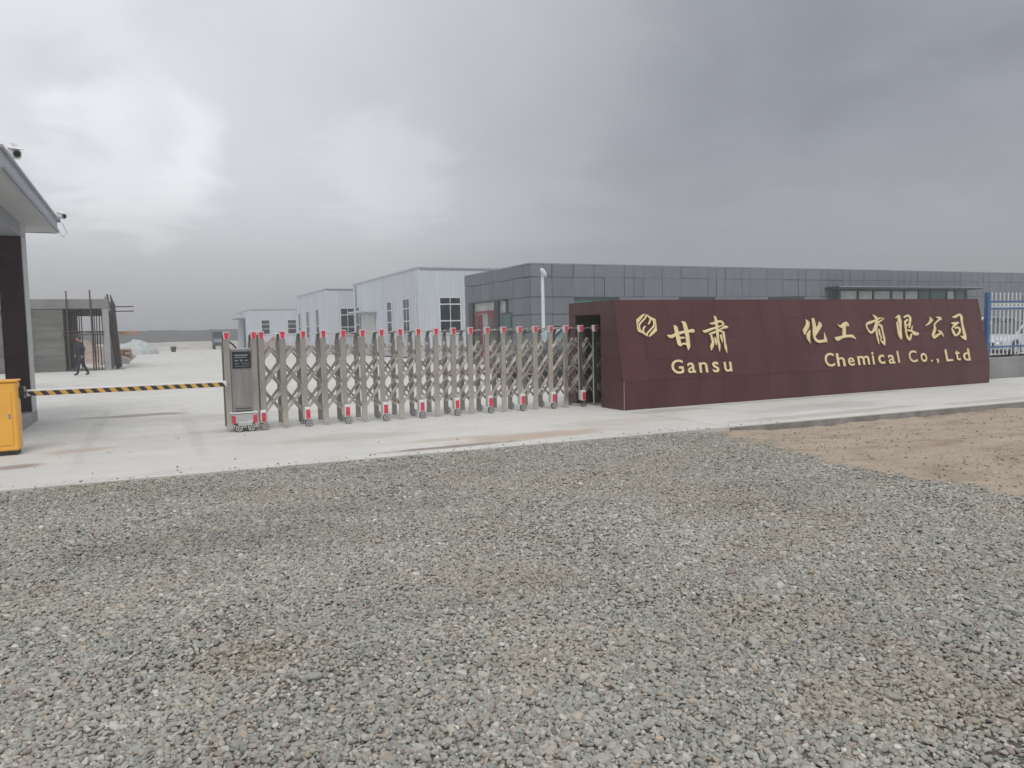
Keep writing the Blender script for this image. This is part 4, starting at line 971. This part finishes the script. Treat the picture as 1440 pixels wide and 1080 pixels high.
# board-marked wall built of formwork lifts
zz = [0, .42, .80, 1.22, 1.6, 2.0, 2.42, 2.78, 3.1]
bx_ = [-14, -11.4, -8.9, -6.4, -5.1, -3.87]
rr = random.Random(4)
for a_, b_ in zip(bx_, bx_[1:]):
    for c_, d2 in zip(zz, zz[1:]):
        o = rr.uniform(-.012, .012)
        MB().box(a_+.004, b_-.004, BY+o, BY+.24, c_+.004, d2-.004).build('concrete_lift', MT['board_concrete'], cb)
box('wall_core', MT['board_concrete'], -14, -3.88, BY+.05, BY+.22, 0, 3.1, cb)
box('beam', MT['concrete_raw'], -14, -1.86, BY-.03, BY+.30, 3.12, 3.60, cb, .01)
box('roof_slab', MT['concrete_raw'], -14, -1.86, BY+.31, 53, 3.42, 3.60, cb)
box('side_beam', MT['concrete_raw'], -2.14, -1.86, BY+.31, 53, 3.0, 3.41, cb)
box('rear_beam', MT['concrete_raw'], -14, -2.15, 52.7, 53, 3.0, 3.41, cb)
box('column', MT['kerb'], -2.15, -1.865, BY-.02, BY+.32, 0, 3.118, cb, .01)
box('side_wall', MT['concrete_raw'], -2.1, -1.9, BY+.33, 49.4, 0, 2.99, cb)
box('column', MT['concrete_raw'], -2.15, -1.86, 52.7, 53, 0, 2.99, cb, .01)
box('column', MT['concrete_raw'], -7.2, -6.9, 52.7, 53, 0, 2.99, cb, .01)
box('inner_wall', MT['board_concrete'], -4.1, -3.9, BY+.25, 52.6, 0, 3.41, cb)
box('void_shade_strip', MT['joint'], -7.0, -5.2, BY-.035, BY-.022, 2.94, 3.02, cb)  # dark strip on the closed wall; the shade of a void put into colour
settle(cb, (-8, 48, 0))
# scaffolds of rusty poles
sc = thing('scaffold', 'rusty pole scaffold inside the open bay of the concrete shell', 'scaffold')
def pole(root, a, b, r=.028, m='rust_pole'): return MB().tube([a, ((a[0]+b[0])/2+rr.uniform(-.02, .02), (a[1]+b[1])/2, (a[2]+b[2])/2), b], r, 6).build('pole', MT[m], root)
for px, top in ((90.5, 3.1), (94.2, 4.0), (98, 3.1), (101, 3.1), (104, 3.1), (107, 3.1), (110, 3.1), (113.2, 3.1), (129, 3.1), (131.5, 3.1), (135, 3.1), (139, 3.1), (142, 3.1)):
    yy = BY-.12 if top > 3.5 else BY+.35+rr.uniform(0, 3.5)
    s_ = 1+(yy-BY)/43.8*.0
    x_ = cbx(px)*(yy/BY) if yy > BY else cbx(px)
    pole(sc, (x_+rr.uniform(-.05, .05), yy, 0), (x_, yy, top), .036 if px < 100 else .026, 'bamboo' if px < 100 else 'rust_pole')
pole(sc, (cbx(127.3), BY-.1, 0), (cbx(127.3), BY-.1, 4.05), .04, 'bamboo')
for z in (1.83, 1.98, 3.0): pole(sc, (-3.95, BY-.05 if z < 2.5 else BY+.4, z), (-2.1, BY-.05 if z < 2.5 else BY+.4, z-.02), .03)
for x_ in (-3.5, -2.9, -2.4): pole(sc, (x_, BY+.2, 1.95), (x_+.1, BY+4, 1.95), .025)
settle(sc, (-3, 44.5, 0))
sc = thing('scaffold', 'leaning bundle of tall rusty poles at the outer corner of the concrete shell', 'scaffold')
for i in range(22):
    yy = 45+i*.21; xb = -1.72+rr.uniform(-.02, .12); 
    pole(sc, (xb+.05, yy, 0), (xb-.22+rr.uniform(-.08, .12), yy+rr.uniform(-.2, .2), 3.4+rr.uniform(-.2, .55)), .03, 'bamboo' if i % 2 else 'rust_pole')
for z in (3.02, 3.26): pole(sc, (-2.3, 45.3, z), (-.72, 45.5, z+.02), .032)
pole(sc, (-1.75, 45.1, 1.9), (-1.6, 49.6, 1.95), .03); pole(sc, (-1.75, 45.1, .8), (-1.6, 49.6, .85), .03)
box('toe_board', MT['timber'], -1.62, -.55, 50.4, 50.6, 1.82, 2.02, sc)
settle(sc, (-1.7, 47, 0))

# ================================================================== HEAPS
def heap(name, label, cat, x, y, rx, ry, h, m, sharp=1.0, n=40, amp=.25, kind=None, seed=0, terr=True):
    mb = MB(); v = []; f = []
    for j in range(n+1):
        for i in range(n+1):
            u, w = -1+2*i/n, -1+2*j/n; d = math.hypot(u, w)
            e = max(0, 1-d)**sharp if d < 1 else 0
            e = e*(3-2*e) if sharp == 1 else e
            zz_ = h*e*(1+amp*fbm(u*2+seed, w*2, seed, 5)*1.5)+.06*h*fbm(u*7, w*7, seed)*min(1, e*4)
            gx, gy = x+u*rx, y+w*ry
            v.append((u*rx, w*ry, zz_-.22+(max(0, land_z(gy)+.19))))
    for j in range(n):
        for i in range(n): a_ = j*(n+1)+i; f.append([a_, a_+1, a_+n+2, a_+n+1])
    mb.add(v, f, True); o = mb.build(name, MT[m], None, (x, y, 0)); tag(o, label, cat, None, kind); return o
MT['earth'] = mat('brown_earth', (.26, .205, .17), .95, 0, .25, .9, .8, 5, .1, tint=(.36, .29, .24))
MT['earth_red'] = mat('reddish_earth', (.30, .215, .185), .95, 0, .2, .8, .8, 5, .1, tint=(.36, .28, .25))
MT['rubble'] = mat('grey_rubble', (.20, .195, .185), .95, 0, .4, 4, 1, 12, .1)
heap('earth_mound', 'long low brown earth mound in front of the farthest workshop', 'mound', 12.4, 89, 2.6, 7, 1.35, 'earth', .6, 44, .5, seed=3)
heap('earth_mound', 'small brown earth mound in front of the middle workshop', 'mound', 15.5, 61.5, 3.5, 3, 1.0, 'earth', .8, 36, .5, seed=6)
heap('earth_mound', 'reddish earth bank seen through the open bay of the concrete shell', 'mound', -6.8, 84, 5.5, 8, 1.5, 'earth_red', .6, 44, .4, seed=9)
heap('earth_mound', 'pale tan earth bank beside the yard behind the concrete shell', 'mound', -3.6, 76, 2.7, 12, .95, 'earth_red', .7, 44, .5, seed=12)
heap('rubble_heap', 'small dark grey rubble heap at the edge of the yard past the scaffold', 'rubble', -2.3, 62, 1.1, 2.2, .55, 'rubble', .8, 36, .6, seed=15)
heap('covered_heap', 'heap under a pale crumpled tarpaulin beyond the scaffold', 'heap', -1.5, 88, 2.3, 3.2, 1.75, 'tarp', .42, 44, .16, seed=18)
for k, (x_, y_, rx, ry, h) in enumerate(((1.5, 120, 3.2, 2.2, .5), (6, 118, 2.2, 2, .45), (-2.5, 124, 3.4, 2.5, .5), (4.2, 128, 2.5, 2, .6))):
    lb = ['flat pale spoil heap in the middle of the far yard', 'flat pale spoil heap nearest the farthest workshop', 'flat pale spoil heap left of the others in the far yard', 'flat pale spoil heap closest to the boundary wall'][k]
    heap('spoil_heap', lb, 'heap', x_, y_, rx, ry, h, 'land', .8, 24, .6, seed=21+k)
br_ = thing('board_stack', 'low stack of weathered tan boards beside the covered heap', 'boards')
for k in range(6):
    for q in range(3):
        MB().box(-3.1+q*.55+rr.uniform(-.05, .05), -2.6+q*.55+rr.uniform(-.03, .03), 70+rr.uniform(-.2, .2), 73.5+rr.uniform(-.3, .3), .005+k*.13, .12+k*.13).build('board', MT['timber'] if k % 2 else MT['earth_red'], br_)
settle(br_, (-2.3, 72, 0))
bu = thing('bucket', 'small dark bucket standing alone on the far yard', 'bucket')
MB().tube([(2.35, 96, 0), (2.35, 96, .62)], [.24, .32], 14).build('shell', MT['car_trim'], bu); MB().tube([(2.35+.3*math.cos(q), 96, .62+.18*math.sin(q)) for q in [math.pi*k/8 for k in range(9)]], .02, 5).build('handle', MT['trim_grey'], bu)
settle(bu, (2.35, 96, 0))

# far blue truck
tk = thing('small_truck', 'small dark blue truck seen from behind at the far end of the yard', 'truck')
TX, TY = 8.2, 107.5
MB().box(TX-.72, TX+.72, TY, TY+2.4, .75, 1.55, .03).build('cargo_box', MT['truck_blue'], tk)
MB().box(TX-.68, TX+.68, TY+2.45, TY+3.9, .7, 2.45, .12).build('cab', MT['truck_blue'], tk)
box('rear_window', MT['glass'], TX-.5, TX+.5, TY+2.41, TY+2.448, 1.65, 2.25, tk)
box('tailgate', MT['trim_grey'], TX-.6, TX+.6, TY-.03, TY-.003, .95, 1.35, tk)
for xx in (-.55, .55):
    for yy in (.5, 3.2): MB().tube([(TX+xx-.1, TY+yy, .33), (TX+xx+.1, TY+yy, .33)], .33, 16).build('wheel', MT['rubber'], tk)
box('chassis', MT['car_trim'], TX-.4, TX+.4, TY+.05, TY+3.7, .45, .74, tk)
settle(tk, (TX, TY+2, 0))

# ================================================================== GATEHOUSE
gh_ = thing('gatehouse', 'gatehouse canopy with a maroon tiled column and flat overhanging roof', 'gatehouse')
CX0, CX1, CY0, CY1 = -2.44, -2.05, 16.6, 17.2
box('plinth', MT['kerb'], -4.2, -2.05, 13.2, 17.28, 0, .20, gh_, .012)
box('column', MT['soffit'], CX0+.01, CX1, CY0+.022, CY1, .2, 3.46, gh_)
for k in range(6):
    box('column_tile', MT['maroon_dark'], CX0, CX1-.012, CY0, CY0+.02, .22+k*.542, .22+(k+1)*.542-.005, gh_)
box('beam', MT['soffit'], -5.2, CX1, CY0-.02, CY1, 3.475, 3.70, gh_)
box('side_beam', MT['grey_paint'], -2.5, CX1-.002, 11.7, CY0-.025, 3.45, 3.70, gh_)
box('column', MT['maroon_dark'], -5.2, -4.8, CY0, CY1, .2, 3.46, gh_); 
box('soffit', MT['soffit'], -6.0, -1.63, 11.5, 18.0, 3.702, 3.74, gh_)
# fascia: stepped metal edge
box('fascia', MT['fascia'], -1.628, -1.59, 11.5, 18.04, 3.69, 3.95, gh_)
box('fascia_lip', MT['trim_grey'], -1.588, -1.56, 11.5, 18.06, 3.71, 3.76, gh_)
box('fascia_cap', MT['fascia'], -1.70, -1.55, 11.48, 18.08, 3.952, 3.99, gh_)
box('fascia', MT['fascia'], -6.0, -1.63, 18.002, 18.04, 3.69, 3.95, gh_)
box('roof_slab', MT['trim_grey'], -6.0, -1.64, 11.5, 18.0, 3.742, 3.945, gh_)
settle(gh_, (-4, 13, 0))
def cctv(label, x, y, z, rz, spikes, sc_=1.0):
    t = thing('security_camera', label, 'camera', (x, y, z), rz=rz)
    c = MB().box(-.14, .16, -.065, .065, .08, .215, .03).build('housing', MT['white_plastic'], t)
    MB().box(-.15, .20, -.075, .075, .217, .231, .004).build('sun_hood', MT['white_plastic'], t)
    MB().tube([(.17, 0, .155), (.19, 0, .155)], .045, 14).build('lens', MT['black_plastic'], c)
    MB().tube([(-.05, 0, .10), (-.06, 0, .04), (-.16, 0, .0)], .018, 8).build('bracket', MT['trim_grey'], t)
    MB().box(-.2, -.1, -.05, .05, -.05, .012, .005).build('mount', MT['trim_grey'], t)
    if spikes:
        for k in range(6): MB().tube([(-.12+k*.04, 0, .225), (-.14+k*.045, (k % 3-1)*.03, .28)], .0025, 4).build('bird_spike', MT['chrome'], t)
    t.scale = (sc_,)*3; t.rotation_euler = (0, R(16), rz)
    return t
cctv('white security camera with bird spikes on the near edge of the gatehouse roof', -1.60, 12.75, 4.0, R(-72), True, 1.0)
cctv('white security camera on the far corner of the gatehouse roof', -1.52, 17.95, 3.93, R(-60), False, .8)
cb_ = MB().tube([(-1.5, 18.0, 3.9), (-1.42, 18.02, 3.72), (-1.5, 18.0, 3.62), (-1.55, 17.98, 3.7)], .008, 5).build('cable_loop', MT['white_plastic']); tag(cb_, 'thin loose cable hanging from the far gatehouse roof corner', 'cable')

# ================================================================== BARRIER
ba = thing('boom_barrier', 'yellow boom barrier cabinet with a lowered striped arm across the lane', 'barrier')
MB().box(-2.10, -1.66, 12.02, 12.38, .06, .98, .02).build('cabinet', MT['yellow_paint'], ba)
box('cabinet_base', MT['car_trim'], -2.07, -1.69, 12.05, 12.35, 0, .058, ba)
box('cabinet_lid', MT['yellow_paint'], -2.115, -1.645, 12.005, 12.395, .982, 1.01, ba, .008)
box('cabinet_door', MT['yellow_paint'], -2.04, -1.72, 12.008, 12.018, .14, .86, ba, .003)
box('door_lock', MT['chrome'], -1.76, -1.735, 12.0, 12.009, .5, .56, ba)
box('hub', MT['black_plastic'], -1.659, -1.60, 12.26, 12.44, .74, .90, ba, .01)
AY, AZ0, AX0, AX1 = 12.52, .80, -1.72, 1.03
box('arm', MT['white_paint'], AX0, AX1, AY-.02, AY+.02, AZ0-.045, AZ0+.045, ba, .008)
box('arm_clamp', MT['car_trim'], -1.70, -1.60, AY-.08, AY+.03, AZ0-.055, AZ0+.055, ba)
x = AX0+.12; k = 0; sw_ = .078
while x < AX1-.12:
    w = sw_; sl_ = .05
    m0 = MT['car_trim'] if k % 2 == 0 else MT['yellow_film']
    v = [(x+sl_, z1, z0) for z1, z0 in ()]
    pts_ = [(x+sl_, AZ0-.041), (x+sl_+w-.002, AZ0-.041), (x+w-.002, AZ0+.022), (x, AZ0+.022)]
    mb = MB(); mb.add([(a_, AY-.0235, b_) for a_, b_ in pts_]+[(a_, AY-.0205, b_) for a_, b_ in pts_], [[0,1,2,3],[4,7,6,5],[0,4,5,1],[1,5,6,2],[2,6,7,3],[3,7,4,0]])
    mb.build('stripe', m0, ba); x += w; k += 1
settle(ba, (-1.88, 12.2, 0))

# ================================================================== WALKING MAN
def skinned(name, verts, edges, radii, m, parent, root=0, lvl=2):
    me = bpy.data.meshes.new(name); bm = bmesh.new(); ly_ = bm.verts.layers.skin.verify()
    vs2 = [bm.verts.new(v) for v in verts]
    for i, (v, r) in enumerate(zip(vs2, radii)):
        r = r if isinstance(r, tuple) else (r, r); v[ly_].radius = r
        v[ly_].use_root = (i == root)
    for a_, b_ in edges: bm.edges.new((vs2[a_], vs2[b_]))
    bm.to_mesh(me); bm.free()
    o = bpy.data.objects.new(name, me); COL.objects.link(o)
    s_ = o.modifiers.new('skin', 'SKIN'); s_.use_smooth_shade = True; b_ = o.modifiers.new('sub', 'SUBSURF'); b_.levels = lvl; b_.render_levels = lvl
    dg = bpy.context.evaluated_depsgraph_get(); dg.update(); nm = bpy.data.meshes.new_from_object(o.evaluated_get(dg))
    bpy.data.objects.remove(o); nm.materials.clear(); nm.materials.append(m); nm.polygons.foreach_set('use_smooth', [True]*len(nm.polygons))
    return link(name, nm, None, parent)
man = thing('person', 'man in dark clothes walking past the concrete shell, head turned down', 'person')
# faces +x locally; turned round below.  One skin for the body, clothing-coloured; head and hands share it by material
V = [(0, 0, .93), (.01, 0, 1.12), (.02, 0, 1.32), (.03, 0, 1.43), (.06, 0, 1.50),           # pelvis .. neck
     (-.01, .19, 1.39), (-.10, .23, 1.13), (-.02, .24, .90),                                # arm L (back)
     (.03, -.19, 1.39), (.06, -.23, 1.12), (.22, -.20, .93),                                # arm R (forward)
     (.0, .09, .88), (.13, .10, .50), (.20, .10, .10), (.23, .10, .055), (.35, .11, .05),   # leg L forward
     (.0, -.09, .88), (-.04, -.10, .48), (-.22, -.10, .11), (-.23, -.10, .06), (-.10, -.11, .045)]   # leg R back
E_ = [(0,1),(1,2),(2,3),(3,4),(2,5),(5,6),(6,7),(2,8),(8,9),(9,10),(0,11),(11,12),(12,13),(13,14),(14,15),(0,16),(16,17),(17,18),(18,19),(19,20)]
Rr = [(.13,.17),(.125,.165),(.13,.17),(.09,.10),(.055,.055),.075,.055,.04,.075,.055,.04,.105,.075,.055,.05,.035,.105,.075,.055,.05,.035]
bd = skinned('body', V, E_, Rr, MT['suit'], man, 0)
me = bd.data; me.materials.append(MT['shoe']); me.materials.append(MT['skin'])
for p in me.polygons:
    c_ = p.center
    if c_.z < .085: p.material_index = 1
    elif c_.z > 1.47: p.material_index = 2
hd = MB(); bm = bmesh.new(); bmesh.ops.create_uvsphere(bm, u_segments=20, v_segments=14, radius=1)
for v in bm.verts:
    c_ = v.co.copy(); x_ = c_.x*.098; 
    if c_.z < 0: x_ += .012*(-c_.z)
    nose = .022*math.exp(-((c_.z+.12)**2)/.03-(c_.y**2)/.02) if c_.x > 0 else 0
    v.co = Vector((x_+nose, c_.y*.078*(1 if c_.z > 0 else 1+.12*c_.z), c_.z*.118))
bm.verts.index_update(); hd.add([v.co for v in bm.verts], [[v.index for v in f.verts] for f in bm.faces], True); bm.free()
head = hd.build('head', MT['skin'], man, (.085, 0, 1.60)); head.rotation_euler = (0, R(14), 0)
hr = MB(); bm = bmesh.new(); bmesh.ops.create_uvsphere(bm, u_segments=20, v_segments=14, radius=1)
bmesh.ops.delete(bm, geom=[v for v in bm.verts if (v.co.x > .35 and v.co.z < .55) or v.co.z < -.35], context='VERTS')
for v in bm.verts: v.co = Vector((v.co.x*.108-.004, v.co.y*.088, v.co.z*.125+.006))
bm.verts.index_update(); hr.add([v.co for v in bm.verts], [[v.index for v in f.verts] for f in bm.faces], True); bm.free()
hr.build('hair', MT['hair'], head)
for sy in (-1, 1): MB().tube([(.0, sy*.078, -.03), (.0, sy*.088, .0), (-.01, sy*.08, .03)], .013, 6).build('ear', MT['skin'], head)
def hand(x_, y_, z_, name='hand'):
    V2 = [(0, 0, 0), (.01, 0, -.05), (.015, 0, -.09)]; E2 = [(0, 1), (1, 2)]; R2 = [(.022, .022), (.022, .038), (.018, .038)]
    for k, (dy, ln) in enumerate(((-.028, .06), (-.01, .075), (.01, .07), (.027, .055))):
        a_ = len(V2); V2 += [(.02, dy, -.095), (.025, dy, -.095-ln*.55), (.045, dy, -.095-ln)]; E2 += [(2, a_), (a_, a_+1), (a_+1, a_+2)]; R2 += [.009, .0085, .007]
    a_ = len(V2); V2 += [(.04, -.02, -.045), (.055, -.02, -.085)]; E2 += [(1, a_), (a_, a_+1)]; R2 += [.011, .008]
    o = skinned(name, V2, E2, R2, MT['skin'], man, 0, 1); o.location = (x_, y_, z_); return o
hand(-.015, .24, .885); hand(.235, -.20, .915)
man.location = (-2.76, 38.3, 0); man.rotation_euler = (0, 0, R(186)); 

# ================================================================== SMALL THINGS: loose stones on the concrete and clods on the dirt
def scatter_small(name, label, pts, m, s0, s1):
    mb = MB(); r_ = random.Random(9)
    for (x_, y_, z_) in pts:
        s_ = s0+(s1-s0)*r_.random()**2.5*1.6; q = [Vector((math.cos(a)*s_*r_.uniform(.7, 1.2), math.sin(a)*s_*r_.uniform(.6, 1.1), 0)) for a in [k*math.pi/3 for k in range(6)]]
        v = [(x_+p.x, y_+p.y, z_+.001) for p in q]+[(x_+p.x*.6, y_+p.y*.6, z_+s_*r_.uniform(.5, .8)) for p in q]
        mb.add(v, [[k, (k+1) % 6, 6+(k+1) % 6, 6+k] for k in range(6)]+[[6, 7, 8, 9, 10, 11]], True)
    o = mb.build(name, MT[m]); tag(o, label, 'clods', kind='stuff'); return o
r9 = random.Random(12)
pts = []
cl = [(r9.uniform(7, 20), r9.uniform(3, 8.5)) for _ in range(26)]
for k in range(1500):
    cx_, cy_ = cl[r9.randrange(26)]
    x_, y_ = (cx_+r9.gauss(0, .8), cy_+r9.gauss(0, .35)) if k % 3 else (r9.uniform(6.5, 24), r9.uniform(2.5, 8.6))
    if gmask(x_, y_) < .35 and y_ < ex(x_)-.08: pts.append((x_, y_, gz(x_, y_)))
scatter_small('dirt_clods', 'small dark clods and stones lying on the bare dirt', pts, 'rubble', .004, .017)
pts = []
for k in range(420):
    x_ = r9.uniform(-3, 9); pts.append((x_, ex(x_)+abs(r9.gauss(0, .16)), .0025) if k < 260 else (x_, r9.uniform(9.3, 20), .0025))
scatter_small('loose_grit', 'loose gravel grit kicked onto the edge of the concrete', pts, 'rubble', .004, .012)

# ================================================================== HAZE: dusty air over the whole site
hz = MB().box(-3600, 3600, -1000, 3600, -1.4, 7.5).build('haze', None); hz['kind'] = 'stuff'; hz['label'] = 'thin grey dust haze hanging over the whole site'
hm = bpy.data.materials.new('dusty_air'); hm.use_nodes = True; ht = hm.node_tree; ht.nodes.clear()
pv = ht.nodes.new('ShaderNodeVolumePrincipled'); pv.inputs['Density'].default_value = .0032; pv.inputs['Color'].default_value = (.93, .94, .96, 1); pv.inputs['Anisotropy'].default_value = .2
ht.links.new(pv.outputs[0], ht.nodes.new('ShaderNodeOutputMaterial').inputs['Volume']); hz.data.materials.append(hm)
